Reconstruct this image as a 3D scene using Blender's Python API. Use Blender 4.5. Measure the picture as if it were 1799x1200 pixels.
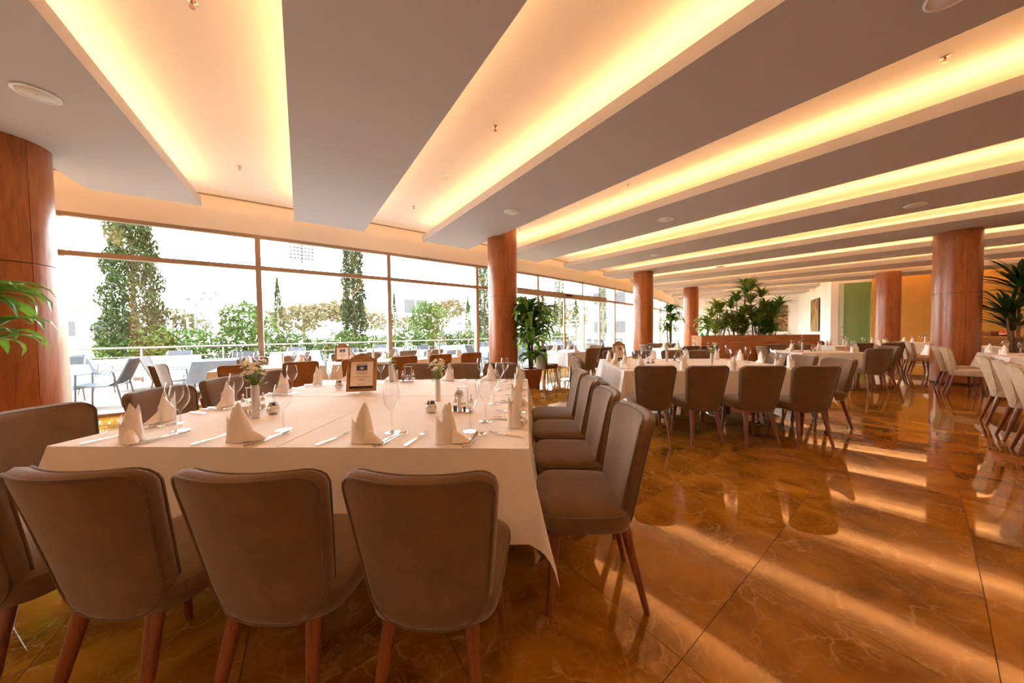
import bpy, math, random
from mathutils import Vector, Matrix
random.seed(7)
for o in list(bpy.data.objects): bpy.data.objects.remove(o)
S = bpy.context.scene
COL = S.collection
PI = math.pi

# ------------------------------------------------------------------ camera
EYE = 1.25
F = 545.0
cd = bpy.data.cameras.new('camera'); cam = bpy.data.objects.new('camera', cd); COL.objects.link(cam)
cd.sensor_width = 36.0; cd.lens = F * 36.0 / 1799.0; cd.clip_start = 0.02; cd.clip_end = 800
Rm = Matrix(((0.99883609, 0.0106481, 0.04704335), (0.04671826, 0.02895799, -0.99848828), (-0.01199429, 0.99952391, 0.02842683)))
cam.matrix_world = Matrix.Translation((0, 0, EYE)) @ Rm.to_4x4()
S.camera = cam

# ------------------------------------------------------------------ world, exposure
W = bpy.data.worlds.new('world'); S.world = W; W.use_nodes = True
nt = W.node_tree; nt.nodes.clear()
tc = nt.nodes.new('ShaderNodeTexCoord'); sx = nt.nodes.new('ShaderNodeSeparateXYZ')
cr = nt.nodes.new('ShaderNodeValToRGB'); bg = nt.nodes.new('ShaderNodeBackground'); wo = nt.nodes.new('ShaderNodeOutputWorld')
cr.color_ramp.elements[0].position = 0.0; cr.color_ramp.elements[0].color = (1.0, 0.985, 0.96, 1)
cr.color_ramp.elements[1].position = 0.9; cr.color_ramp.elements[1].color = (0.66, 0.82, 1.0, 1)
nt.links.new(tc.outputs['Generated'], sx.inputs[0]); nt.links.new(sx.outputs['Z'], cr.inputs[0])
nt.links.new(cr.outputs[0], bg.inputs[0]); nt.links.new(bg.outputs[0], wo.inputs[0])
bg.inputs['Strength'].default_value = 6.2
S.view_settings.view_transform = 'Standard'; S.view_settings.look = 'None'
S.view_settings.gamma = 1.0; S.view_settings.use_curve_mapping = False
S.view_settings.exposure = 1.75
LED = 12.5
# soft sun on the terrace, high behind the building so none falls through the glass
sd = bpy.data.lights.new('sun', 'SUN'); sd.energy = .8; sd.angle = math.radians(4); sd.color = (1, .95, .85)
sun = bpy.data.objects.new('sun', sd); COL.objects.link(sun)
sun.rotation_euler = Vector((-0.30, 0.42, -0.86)).to_track_quat('-Z', 'Y').to_euler()

# ------------------------------------------------------------------ polar plan of the building
CX, CY = -38.8, 51.5
def P(R, a, z=0.0):
    t = math.radians(a); return Vector((CX + R * math.sin(t), CY - R * math.cos(t), z))
R_GLASS, R_PANEL, R_BACK = 56.9, 57.5, 72.0
A_LEFT, A_END = 30.6, 61.9
Z_PANEL, Z_PTOP, Z_SLAB = 3.35, 3.485, 3.74
Z_HEAD, Z_TRAN = 3.14, 2.53

# ------------------------------------------------------------------ mesh helpers
class MB:
    def __init__(s): s.v = []; s.f = []
    def add(s, vs, fs):
        n = len(s.v); s.v += [tuple(p) for p in vs]; s.f += [tuple(i + n for i in q) for q in fs]
        return s
    def box(s, c, d, rz=0.0):
        x, y, z = d[0] / 2, d[1] / 2, d[2] / 2; ca, sa = math.cos(rz), math.sin(rz)
        vs = []
        for k in (-z, z):
            for (i, j) in ((-x, -y), (x, -y), (x, y), (-x, y)):
                vs.append((c[0] + i * ca - j * sa, c[1] + i * sa + j * ca, c[2] + k))
        return s.add(vs, [(3, 2, 1, 0), (4, 5, 6, 7), (0, 1, 5, 4), (1, 2, 6, 5), (2, 3, 7, 6), (3, 0, 4, 7)])
    def prism(s, pts, z0, z1):
        n = len(pts)
        vs = [(p[0], p[1], z0) for p in pts] + [(p[0], p[1], z1) for p in pts]
        fs = [tuple(range(n - 1, -1, -1)), tuple(range(n, 2 * n))] + [(i, (i + 1) % n, n + (i + 1) % n, n + i) for i in range(n)]
        return s.add(vs, fs)
    def loft(s, loops, cap0=True, cap1=True):
        n = len(loops[0]); vs = [p for l in loops for p in l]; fs = []
        for k in range(len(loops) - 1):
            for i in range(n):
                j = (i + 1) % n; fs.append((k * n + i, k * n + j, (k + 1) * n + j, (k + 1) * n + i))
        if cap0: fs.append(tuple(range(n - 1, -1, -1)))
        if cap1: fs.append(tuple((len(loops) - 1) * n + i for i in range(n)))
        return s.add(vs, fs)
    def lathe(s, prof, n=16, c=(0, 0, 0), cap0=True, cap1=True):
        return s.loft([[(c[0] + r * math.cos(2 * PI * i / n), c[1] + r * math.sin(2 * PI * i / n), c[2] + z) for i in range(n)] for r, z in prof], cap0, cap1)
    def tube(s, pts, r, n=6, closed=False):
        pts = [Vector(p) for p in pts]; m = len(pts); loops = []
        rr = r if isinstance(r, (list, tuple)) else [r] * m
        up = Vector((0, 0, 1)); prev = None
        for i in range(m):
            if closed: t = pts[(i + 1) % m] - pts[i - 1]
            else: t = pts[min(i + 1, m - 1)] - pts[max(i - 1, 0)]
            t.normalize()
            if prev is None:
                a = up if abs(t.dot(up)) < .9 else Vector((1, 0, 0)); x = t.cross(a).normalized()
            else:
                x = (prev - t * prev.dot(t))
                x = x.normalized() if x.length > 1e-6 else t.cross(up).normalized()
            prev = x; y = t.cross(x)
            loops.append([pts[i] + (x * math.cos(2 * PI * k / n) + y * math.sin(2 * PI * k / n)) * rr[i] for k in range(n)])
        if closed: loops.append(loops[0])
        return s.loft(loops, not closed, not closed)
    def grid(s, fn, nu, nv):
        vs = [fn(i / nu, j / nv) for j in range(nv + 1) for i in range(nu + 1)]
        fs = [(j * (nu + 1) + i, j * (nu + 1) + i + 1, (j + 1) * (nu + 1) + i + 1, (j + 1) * (nu + 1) + i) for j in range(nv) for i in range(nu)]
        return s.add(vs, fs)
    def mesh(s, name, m=None, smooth=False):
        me = bpy.data.meshes.new(name); me.from_pydata(s.v, [], s.f); me.update()
        if m: me.materials.append(m)
        if smooth: me.shade_smooth() if hasattr(me, 'shade_smooth') else None
        return me
    def build(s, name, m, parent=None, smooth=False):
        return link(name, s.mesh(name, m, smooth), parent)
def link(name, me, parent=None, loc=None, rz=0.0):
    o = bpy.data.objects.new(name, me); COL.objects.link(o)
    if parent is not None: o.parent = parent
    if loc is not None: o.location = loc
    if rz: o.rotation_euler.z = rz
    return o
def autosmooth(me, ang=40):
    me.shade_smooth()
    import bmesh
    bm = bmesh.new(); bm.from_mesh(me); bmesh.ops.recalc_face_normals(bm, faces=bm.faces)
    la = math.radians(ang)
    for e in bm.edges:
        if len(e.link_faces) == 2 and e.calc_face_angle(0) > la: e.smooth = False
    bm.to_mesh(me); bm.free(); return me
def tag(o, label=None, cat=None, group=None, kind=None):
    if label: o['label'] = label
    if cat: o['category'] = cat
    if group: o['group'] = group
    if kind: o['kind'] = kind
    return o
def empty(name, loc=(0, 0, 0), rz=0.0):
    o = bpy.data.objects.new(name, None); COL.objects.link(o); o.location = loc; o.rotation_euler.z = rz
    o.empty_display_size = .1; return o
def struct(o): o['kind'] = 'structure'; return o
def copy_tree(o, parent=None):
    c = o.copy(); COL.objects.link(c); c.parent = parent
    for ch in list(o.children): copy_tree(ch, c)
    return c
class Proto:
    """builds the first placed thing from the prototype and copies of it after that"""
    def __init__(s, root): s.root = root; s.used = False
    def at(s, loc, rz, label, cat, group=None, scale=None):
        o = s.root if not s.used else copy_tree(s.root)
        s.used = True
        o.location = loc; o.rotation_euler.z = rz
        o.scale = (1, 1, 1) if scale is None else (scale,) * 3
        return tag(o, label, cat, group)

# ------------------------------------------------------------------ materials
def newmat(name):
    m = bpy.data.materials.new(name); m.use_nodes = True
    return m, m.node_tree, m.node_tree.nodes['Principled BSDF']
def ramp(nt, src, stops):
    r = nt.nodes.new('ShaderNodeValToRGB'); e = r.color_ramp.elements
    while len(e) < len(stops): e.new(0.5)
    for i, (p, c) in enumerate(stops): e[i].position = p; e[i].color = (c[0], c[1], c[2], 1)
    nt.links.new(src, r.inputs[0]); return r.outputs[0]
def coords(nt, scale=(1, 1, 1), kind='Object'):
    t = nt.nodes.new('ShaderNodeTexCoord'); mp = nt.nodes.new('ShaderNodeMapping'); mp.inputs['Scale'].default_value = scale
    nt.links.new(t.outputs[kind], mp.inputs[0]); return mp.outputs[0]
def noise(nt, vec, scale, detail=4, dist=0.0):
    n = nt.nodes.new('ShaderNodeTexNoise'); n.inputs['Scale'].default_value = scale; n.inputs['Detail'].default_value = detail
    n.inputs['Distortion'].default_value = dist
    nt.links.new(vec, n.inputs['Vector']); return n.outputs['Fac']
def bump(nt, b, src, strength, dist=.002):
    n = nt.nodes.new('ShaderNodeBump'); n.inputs['Strength'].default_value = strength; n.inputs['Distance'].default_value = dist
    nt.links.new(src, n.inputs['Height']); nt.links.new(n.outputs[0], b.inputs['Normal'])
def plain(name, c, rough=.5, metal=0.0, var=0.0, scale=20, spec=.5, emit=0.0):
    m, nt, b = newmat(name)
    b.inputs['Base Color'].default_value = (*c, 1); b.inputs['Roughness'].default_value = rough; b.inputs['Metallic'].default_value = metal
    b.inputs['Specular IOR Level'].default_value = spec
    if var:
        f = noise(nt, coords(nt), scale)
        nt.links.new(ramp(nt, f, [(.3, [x * (1 - var) for x in c]), (.7, [min(1, x * (1 + var)) for x in c])]), b.inputs['Base Color'])
    if emit: b.inputs['Emission Color'].default_value = (*c, 1); b.inputs['Emission Strength'].default_value = emit
    return m
def fabric(name, c, sheen=.35):
    m, nt, b = newmat(name)
    v = coords(nt); f = noise(nt, v, 9, 5, .4); g = noise(nt, v, 420, 2)
    mx = nt.nodes.new('ShaderNodeMath'); mx.operation = 'MULTIPLY_ADD'; mx.inputs[1].default_value = .45; mx.inputs[2].default_value = .28
    nt.links.new(f, mx.inputs[0])
    ad = nt.nodes.new('ShaderNodeMath'); ad.operation = 'MULTIPLY_ADD'; ad.inputs[1].default_value = .5
    nt.links.new(g, ad.inputs[0]); nt.links.new(mx.outputs[0], ad.inputs[2])
    nt.links.new(ramp(nt, ad.outputs[0], [(.42, [x * .55 for x in c]), (.92, [min(1, x * 1.35) for x in c])]), b.inputs['Base Color'])
    b.inputs['Roughness'].default_value = .85; b.inputs['Specular IOR Level'].default_value = .15
    b.inputs['Sheen Weight'].default_value = sheen; b.inputs['Sheen Roughness'].default_value = .45
    bump(nt, b, g, .25, .001); return m
def wood(name, dark, light, rough=.3, scale=(9, 9, 1.1), coat=.2, sc=2.2):
    m, nt, b = newmat(name)
    v = coords(nt, scale); f = noise(nt, v, sc, 8, 1.2); g = noise(nt, coords(nt, (scale[0] * 5, scale[1] * 5, scale[2] * 2)), 3, 3)
    ad = nt.nodes.new('ShaderNodeMath'); ad.operation = 'MULTIPLY_ADD'; ad.inputs[1].default_value = .3
    nt.links.new(g, ad.inputs[0]); nt.links.new(f, ad.inputs[2])
    nt.links.new(ramp(nt, ad.outputs[0], [(.42, dark), (.68, light), (.9, [min(1, x * 1.15) for x in light])]), b.inputs['Base Color'])
    b.inputs['Roughness'].default_value = rough; b.inputs['Coat Weight'].default_value = coat; b.inputs['Coat Roughness'].default_value = .12
    return m
def marble():
    m, nt, b = newmat('floor_marble')
    v = coords(nt, (1, 1, 1), 'Generated') if False else None
    g = nt.nodes.new('ShaderNodeNewGeometry'); oi = nt.nodes.new('ShaderNodeObjectInfo')
    # every tile is cut from another spot of the slab
    sc = nt.nodes.new('ShaderNodeVectorMath'); sc.operation = 'SCALE'; sc.inputs[0].default_value = (13.1, 7.7, 3.3)
    nt.links.new(oi.outputs['Random'], sc.inputs['Scale'])
    av = nt.nodes.new('ShaderNodeVectorMath'); av.operation = 'ADD'
    nt.links.new(g.outputs['Position'], av.inputs[0]); nt.links.new(sc.outputs[0], av.inputs[1])
    pos = av.outputs[0]
    big = noise(nt, pos, 2.2, 6, .8)
    base = ramp(nt, big, [(.28, (.15, .054, .005)), (.48, (.33, .132, .009)), (.62, (.47, .200, .014)), (.8, (.58, .27, .03))])
    nd = nt.nodes.new('ShaderNodeTexNoise'); nd.inputs['Scale'].default_value = 3.0; nd.inputs['Detail'].default_value = 5
    nt.links.new(pos, nd.inputs['Vector'])
    wv = nt.nodes.new('ShaderNodeVectorMath'); wv.operation = 'SCALE'; wv.inputs['Scale'].default_value = .55
    nt.links.new(nd.outputs['Color'], wv.inputs[0])
    a2 = nt.nodes.new('ShaderNodeVectorMath'); a2.operation = 'ADD'; nt.links.new(pos, a2.inputs[0]); nt.links.new(wv.outputs[0], a2.inputs[1])
    last = base
    for scale, w, colr, fac in ((5.0, .016, (.62, .36, .12), .8), (13.0, .030, (.50, .26, .07), .6), (27.0, .05, (.46, .23, .06), .45)):
        vo = nt.nodes.new('ShaderNodeTexVoronoi'); vo.feature = 'DISTANCE_TO_EDGE'; vo.inputs['Scale'].default_value = scale
        nt.links.new(a2.outputs[0], vo.inputs['Vector'])
        k = ramp(nt, vo.outputs['Distance'], [(0, (fac,) * 3), (w, (fac * .35,) * 3), (w * 3.2, (0, 0, 0))])
        br = ramp(nt, noise(nt, pos, scale * .9, 3), [(.42, (0, 0, 0)), (.62, (1, 1, 1))])
        mu = nt.nodes.new('ShaderNodeMath'); mu.operation = 'MULTIPLY'; nt.links.new(k, mu.inputs[0]); nt.links.new(br, mu.inputs[1])
        mx = nt.nodes.new('ShaderNodeMix'); mx.data_type = 'RGBA'; mx.inputs['B'].default_value = (*colr, 1)
        nt.links.new(mu.outputs[0], mx.inputs['Factor']); nt.links.new(last, mx.inputs['A']); last = mx.outputs['Result']
    nt.links.new(last, b.inputs['Base Color'])
    b.inputs['Roughness'].default_value = .02; b.inputs['IOR'].default_value = 1.75; b.inputs['Specular Tint'].default_value = (1, .74, .42, 1)
    return m
def glassy(name, tint=(1, 1, 1), refl=1.0, ior=1.45, rough=0.0):
    """thin clear sheet: tinted see-through plus mirror reflection by angle"""
    m = bpy.data.materials.new(name); m.use_nodes = True; nt = m.node_tree; nt.nodes.clear()
    tr = nt.nodes.new('ShaderNodeBsdfTransparent'); tr.inputs[0].default_value = (*tint, 1)
    gl = nt.nodes.new('ShaderNodeBsdfGlossy'); gl.inputs['Roughness'].default_value = rough
    fr = nt.nodes.new('ShaderNodeLayerWeight'); fr.inputs['Blend'].default_value = .5
    pw = nt.nodes.new('ShaderNodeMath'); pw.operation = 'POWER'; pw.inputs[1].default_value = 2.6 if refl > .7 else 4.0
    mu = nt.nodes.new('ShaderNodeMath'); mu.operation = 'MULTIPLY_ADD'; mu.inputs[1].default_value = refl; mu.inputs[2].default_value = .06
    mx = nt.nodes.new('ShaderNodeMixShader'); out = nt.nodes.new('ShaderNodeOutputMaterial')
    nt.links.new(fr.outputs['Facing'], pw.inputs[0]); nt.links.new(pw.outputs[0], mu.inputs[0]); nt.links.new(mu.outputs[0], mx.inputs[0])
    nt.links.new(tr.outputs[0], mx.inputs[1]); nt.links.new(gl.outputs[0], mx.inputs[2]); nt.links.new(mx.outputs[0], out.inputs[0])
    return m
def leafmat(name, c, rough=.35, trans=.25):
    m, nt, b = newmat(name)
    f = noise(nt, coords(nt), 14, 3)
    oi = nt.nodes.new('ShaderNodeObjectInfo')
    ad = nt.nodes.new('ShaderNodeMath'); ad.operation = 'MULTIPLY_ADD'; ad.inputs[1].default_value = .35
    nt.links.new(oi.outputs['Random'], ad.inputs[0]); nt.links.new(f, ad.inputs[2])
    nt.links.new(ramp(nt, ad.outputs[0], [(.3, [x * .55 for x in c]), (.9, [min(1, x * 1.6) for x in c])]), b.inputs['Base Color'])
    b.inputs['Roughness'].default_value = rough; b.inputs['Specular IOR Level'].default_value = .5 if rough < .5 else .08
    t = nt.nodes.new('ShaderNodeBsdfTranslucent'); t.inputs[0].default_value = (c[0] * 1.8, c[1] * 1.6, c[2], 1)
    mx = nt.nodes.new('ShaderNodeMixShader'); mx.inputs[0].default_value = trans
    out = nt.nodes['Material Output']; nt.links.new(b.outputs[0], mx.inputs[1]); nt.links.new(t.outputs[0], mx.inputs[2]); nt.links.new(mx.outputs[0], out.inputs[0])
    return m
def ledmat():
    m = bpy.data.materials.new('led'); m.use_nodes = True; nt = m.node_tree; nt.nodes.clear()
    e = nt.nodes.new('ShaderNodeEmission'); e.inputs[0].default_value = (1, .50, .185, 1); e.inputs[1].default_value = LED
    o = nt.nodes.new('ShaderNodeOutputMaterial'); nt.links.new(e.outputs[0], o.inputs[0]); return m
M = dict(
    marble=marble(), slab=plain('ceiling_paint', (.86, .82, .78), .9), panel=plain('panel_paint', (.56, .52, .51), .85),
    led=ledmat(), wall=plain('wall_paint', (.84, .76, .66), .85), wallw=plain('wall_white', (.88, .84, .78), .85),
    ochre=plain('wall_ochre', (.80, .44, .10), .8, var=.05, scale=2), alu=plain('frame_metal', (.36, .24, .155), .4, .35),
    alul=plain('frame_pale', (.72, .68, .62), .4, .3), pane=glassy('window_glass', (.96, .985, .98), .5),
    colw=wood('column_wood', (.24, .060, .010), (.36, .100, .018), .32), joint=plain('joint', (.05, .02, .008), .6),
    taupe=fabric('taupe_fabric', (.158, .089, .045)), piping=fabric('piping_fabric', (.135, .082, .048), .3),
    beige=fabric('beige_fabric', (.50, .36, .225)), beigep=fabric('beige_piping', (.36, .24, .14), .2), camel=fabric('camel_fabric', (.34, .14, .045)),
    leg=wood('leg_wood', (.11, .028, .01), (.24, .07, .022), .28, (20, 20, 3)),
    cloth=plain('linen', (.86, .80, .75), .8, var=.03, scale=6, spec=.2), napkin=plain('napkin_linen', (.88, .81, .76), .8, spec=.2),
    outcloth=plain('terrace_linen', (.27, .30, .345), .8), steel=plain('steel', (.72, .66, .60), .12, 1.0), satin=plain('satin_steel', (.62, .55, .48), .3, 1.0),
    glass=glassy('stem_glass', (.97, .97, .97), 1.0), black=plain('black', (.02, .02, .022), .25), dark=plain('dark_metal', (.06, .055, .05), .3, .6),
    leaf=leafmat('leaf', (.10, .215, .032), .28, .35), leafd=leafmat('leaf_dark', (.02, .06, .015)), leafy=leafmat('leaf_light', (.20, .27, .045), .35, .3),
    hedge=leafmat('hedge', (.040, .062, .012), .6, .22), cyp=leafmat('cypress', (.021, .030, .008), .7, .1), pine=leafmat('pine', (.085, .066, .034), .8, .15),
    bark=plain('bark', (.20, .13, .08), .9, var=.4), terracotta=plain('pot_brown', (.26, .07, .025), .35, var=.1), petal=plain('petal', (.90, .86, .78), .6),
    yolk=plain('flower_center', (.75, .55, .08), .7), pink=plain('petal_pink', (.80, .28, .30), .6), signw=wood('sign_wood', (.20, .08, .02), (.36, .17, .05), .35, (20, 20, 6)),
    paper=plain('paper', (.86, .72, .60), .7), navy=plain('print_navy', (.02, .05, .20), .6), gold=plain('print_gold', (.80, .50, .08), .6), ink=plain('print_ink', (.16, .09, .06), .7),
    red=plain('print_red', (.75, .10, .08), .6), green=plain('print_green', (.10, .45, .15), .6), blue=plain('print_blue', (.10, .30, .65), .6),
    white=plain('white_plastic', (.92, .90, .87), .5), grille=plain('speaker_grille', (.74, .70, .65), .7), boxw=wood('planter_wood', (.27, .085, .018), (.46, .165, .04), .35, (1.2, 9, 9)),
    terr=plain('terrace_stone', (.17, .13, .10), .7, var=.15, scale=3), grass=plain('lawn', (.42, .40, .24), .95, var=.2, scale=1.5), outgrey=plain('sling_grey', (.035, .032, .035), .7),
    outframe=plain('outdoor_frame', (.16, .145, .13), .4), building=plain('render_wall', (.17, .145, .13), .9), greeng=plain('frosted_green_glass', (.22, .36, .13), .06, spec=1.0),
    rail=plain('rail_paint', (.17, .12, .085), .5), mastm=plain('mast_paint', (.05, .05, .05), .5), brass=plain('copper', (.60, .32, .18), .2, 1.0), soil=plain('soil', (.06, .035, .02), .95), counter=wood('counter_wood', (.12, .03, .012), (.22, .07, .02), .3, (1.2, 9, 9)))

# ------------------------------------------------------------------ floor, tile by tile
def arcpts(R, a0, a1, n=2): return [P(R, a0 + (a1 - a0) * i / n) for i in range(n + 1)]
base = MB().prism(arcpts(R_GLASS, A_LEFT, A_END, 20) + arcpts(R_BACK, A_END, A_LEFT, 20), -.12, -.006)
floor = struct(base.build('floor', plain('grout', (.20, .085, .02), .6)))
floor['label'] = 'polished brown marble tile floor with pale veins'
RT, AT = .70, .62
tiles = []
r = R_GLASS + .1
k = 0
R0 = 64.6 - 11 * RT
for i in range(0, 22):
    r0, r1 = R0 + i * RT, R0 + (i + 1) * RT
    off = .5 * AT * (i % 2) * 0
    for j in range(int((A_END - A_LEFT) / AT) + 1):
        a0 = A_LEFT + j * AT + off; a1 = min(a0 + AT, A_END)
        if a1 - a0 < .05: continue
        c = P((r0 + r1) / 2, (a0 + a1) / 2)
        q = Rm.transposed() @ Vector((c.x, c.y, -EYE)); vis = -q.z > .3 and abs(q.x / -q.z) < 1.75
        tiles.append((c.length if vis else c.length + 100, r0, r1, a0, a1, c))
tiles.sort(key=lambda t: t[0])
g = .0012; rest = MB()
for n, (d, r0, r1, a0, a1, c) in enumerate(tiles):
    r0 = max(r0, R_GLASS); r1 = min(r1, R_BACK); ga = math.degrees(g / r0)
    if r1 - r0 < .02: continue
    pts = [P(r0 + g, a0 + ga), P(r0 + g, a1 - ga), P(r1 - g, a1 - ga), P(r1 - g, a0 + ga)]
    if n < 300: MB().prism(pts, -.006, 0).build('tile', M['marble'], floor)
    else: rest.prism(pts, -.006, 0)
tag(rest.build('distant_tiles', M['marble'], floor), kind='stuff')

# ------------------------------------------------------------------ ceiling with floating panels and LED coves
ceil = struct(MB().prism(arcpts(R_GLASS - .3, A_LEFT, A_END, 24) + arcpts(R_BACK, A_END, A_LEFT, 24), Z_SLAB, Z_SLAB + .15).build('ceiling', M['slab']))
PANELS = []
for k in range(0, 13):
    a0 = 34.57 + 2.385 * (k - 1); a1 = a0 + 1.17
    if a1 > A_END: break
    r1 = 63.95 if a0 > 55.0 else R_BACK - .3
    pn = MB().prism([P(R_PANEL, a0), P(R_PANEL, a1), P(r1, a1), P(r1, a0)], Z_PANEL, Z_PTOP).build('panel', M['panel'], ceil)
    PANELS.append((a0, a1))
    for (aa, sg) in ((a0, 1), (a1, -1)):
        d0 = math.degrees(.10 / 60) * sg; d1 = math.degrees(.13 / 60) * sg
        MB().prism([P(R_PANEL + .15, aa + d0), P(R_PANEL + .15, aa + d1), P(r1 - .1, aa + d1), P(r1 - .1, aa + d0)][::sg], Z_PTOP, Z_PTOP + .012).build('led_strip', M['led'], pn)
# shadow-gap slot where the slab meets the window wall
struct(MB().prism(arcpts(R_GLASS + .085, A_LEFT, A_END, 24) + arcpts(R_GLASS + .06, A_END, A_LEFT, 24), Z_SLAB - .02, Z_SLAB - .002).build('trim_1', M['alu']))

# ------------------------------------------------------------------ walls
def radial_wall(name, a, r0, r1, m, th=.15, z1=Z_SLAB):
    d = math.degrees(th / 65); return struct(MB().prism([P(r0, a), P(r1, a), P(r1, a + d), P(r0, a + d)], 0, z1).build(name, m))
struct(MB().prism(arcpts(R_GLASS + .06, A_LEFT, A_END, 24) + arcpts(R_GLASS - .12, A_END, A_LEFT, 24), Z_HEAD, Z_SLAB).build('wall_window', M['wall']))
radial_wall('wall_left', A_LEFT - .15, R_GLASS, R_BACK, M['wall'])
radial_wall('wall_end', A_END, R_GLASS, 64.3, M['wallw'])
struct(MB().prism(arcpts(64.2, 55.38, A_END, 8) + arcpts(64.45, A_END, 55.38, 8), 0, Z_SLAB).build('wall_inner', M['wallw']))
radial_wall('wall_right', 55.35, 65.45, R_BACK, M['ochre'])
struct(MB().prism(arcpts(R_BACK, A_LEFT - .2, 55.5, 16) + arcpts(R_BACK + .15, 55.5, A_LEFT - .2, 16), 0, Z_SLAB).build('wall_back', M['wall']))
# frosted green glass door between the inner wall and the column
radial_wall('wall_lobby', 55.5, 64.45, 65.7, M['wallw'])
gd = struct(MB().prism([P(64.62, 55.42), P(65.46, 55.42), P(65.46, 55.45), P(64.62, 55.45)], .02, 3.3).build('door_2', M['greeng']))
gd['label'] = 'tall green frosted glass door beside the round column'
for rr_ in ((64.45, 64.62),):
    MB().prism([P(rr_[0], 55.4), P(rr_[1], 55.4), P(rr_[1], 55.46), P(rr_[0], 55.46)], 0, 3.3).build('side_panel', plain('pale_green_glass', (.62, .74, .60), .2), gd)
MB().lathe([(.03, 0), (.03, .03)], 10, P(64.58, 55.395, 1.3)).build('handle', M['dark'], gd)
MB().prism([P(64.2, 55.40), P(65.46, 55.40), P(65.46, 55.47), P(64.2, 55.47)], 3.3, Z_SLAB).build('header', M['wallw'], gd)

# ------------------------------------------------------------------ window wall, bay by bay
MUL = [A_LEFT + 1.0, 34.0, 36.37, 38.74, 41.12, 43.5, 45.98, 48.55, 50.95, 53.3, 55.7, 58.1, 60.4, A_END]
def bar(m, a0, a1, z0, z1, r0=R_GLASS - .04, r1=R_GLASS + .04):
    return m.prism([P(r0, a0), P(r0, a1), P(r1, a1), P(r1, a0)][::-1], z0, z1)
dg = lambda x: math.degrees(x / R_GLASS)
for i in range(len(MUL) - 1):
    a0, a1 = MUL[i], MUL[i + 1]
    w = struct(bar(MB(), a0, a1, 0, .05).build('window_%d' % (i + 1), M['alu']))
    bar(MB(), a0, a1, Z_HEAD - .06, Z_HEAD).build('head_rail', M['alu'], w)
    bar(MB(), a0, a1, Z_TRAN - .038, Z_TRAN + .038, R_GLASS - .06, R_GLASS + .05).build('transom', M['alu'], w)
    bar(MB(), a0 - dg(.042), a0 + dg(.042), 0, Z_HEAD, R_GLASS - .09, R_GLASS + .05).build('mullion', M['alu'], w)
    for (z0, z1) in ((.05, Z_TRAN - .03), (Z_TRAN + .03, Z_HEAD - .06)):
        bar(MB(), a0 + dg(.03), a1 - dg(.03), z0, z1, R_GLASS - .006, R_GLASS + .006).build('pane', M['pane'], w)
# sliding terrace door: operator box and leaves
dr = struct(bar(MB(), 42.2, 47.5, Z_TRAN - .09, Z_TRAN + .09, R_GLASS + .05, R_GLASS + .2).build('door_1', M['alu']))
dr['label'] = 'bronze sliding door operator box on the window wall'
bar(MB(), 44.75, 45.1, Z_TRAN - .02, Z_TRAN + .03, R_GLASS + .2, R_GLASS + .205).build('door_sensor', M['black'], dr)
for a in (43.6, 44.72, 45.9, 47.0):
    bar(MB(), a, a + dg(.07), .02, Z_TRAN - .09, R_GLASS + .08, R_GLASS + .13).build('door_stile', M['alul'] if a > 45 else M['alu'], dr)
for a in (44.72, 45.9):
    bar(MB(), a + dg(.07), a + dg(1.0), .04, Z_TRAN - .1, R_GLASS + .1, R_GLASS + .108).build('door_leaf', M['pane'], dr)

# ------------------------------------------------------------------ columns
def column(Rr, a, label, rad=.33, seam=2.05, top=Z_PANEL + .05, rz=0.0):
    o = empty('column', P(Rr, a), rz); tag(o, label, 'column', 'wood clad round columns')
    MB().lathe([(rad - .012, 0), (rad - .012, top - .005)], 32).build('core', M['joint'], o, True)
    for (z0, z1) in ((.05, seam - .004), (seam + .004, top)):
        for s in range(3):
            t0 = s * 2 * PI / 3 + .006; t1 = (s + 1) * 2 * PI / 3 - .006; n = 16
            out = [(rad * math.cos(t0 + (t1 - t0) * i / n), rad * math.sin(t0 + (t1 - t0) * i / n)) for i in range(n + 1)]
            inn = [((rad - .014) * math.cos(t0 + (t1 - t0) * i / n), (rad - .014) * math.sin(t0 + (t1 - t0) * i / n)) for i in range(n, -1, -1)]
            me = MB().prism(out + inn, z0, z1).mesh('cladding', M['colw']); autosmooth(me, 30); link('cladding', me, o)
    MB().lathe([(rad - .004, 0), (rad - .004, .05)], 32).build('plinth', M['joint'], o, True)
    return o
column(58.7, 34.45, 'round wood column cut by the left edge of the picture')
column(58.65, 40.73, 'round wood column behind the front table and the tall potted plant', rz=1.2, top=Z_SLAB - .01)
column(58.8, 47.0, 'round wood column beyond the second table, by the window wall')
column(59.0, 52.6, 'farthest round wood column along the window wall')
column(65.45, 47.6, 'largest round wood column at the right, between the beige chairs', seam=2.0)
column(65.5, 53.7, 'round wood column beside the green glass door', seam=2.0)

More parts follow.
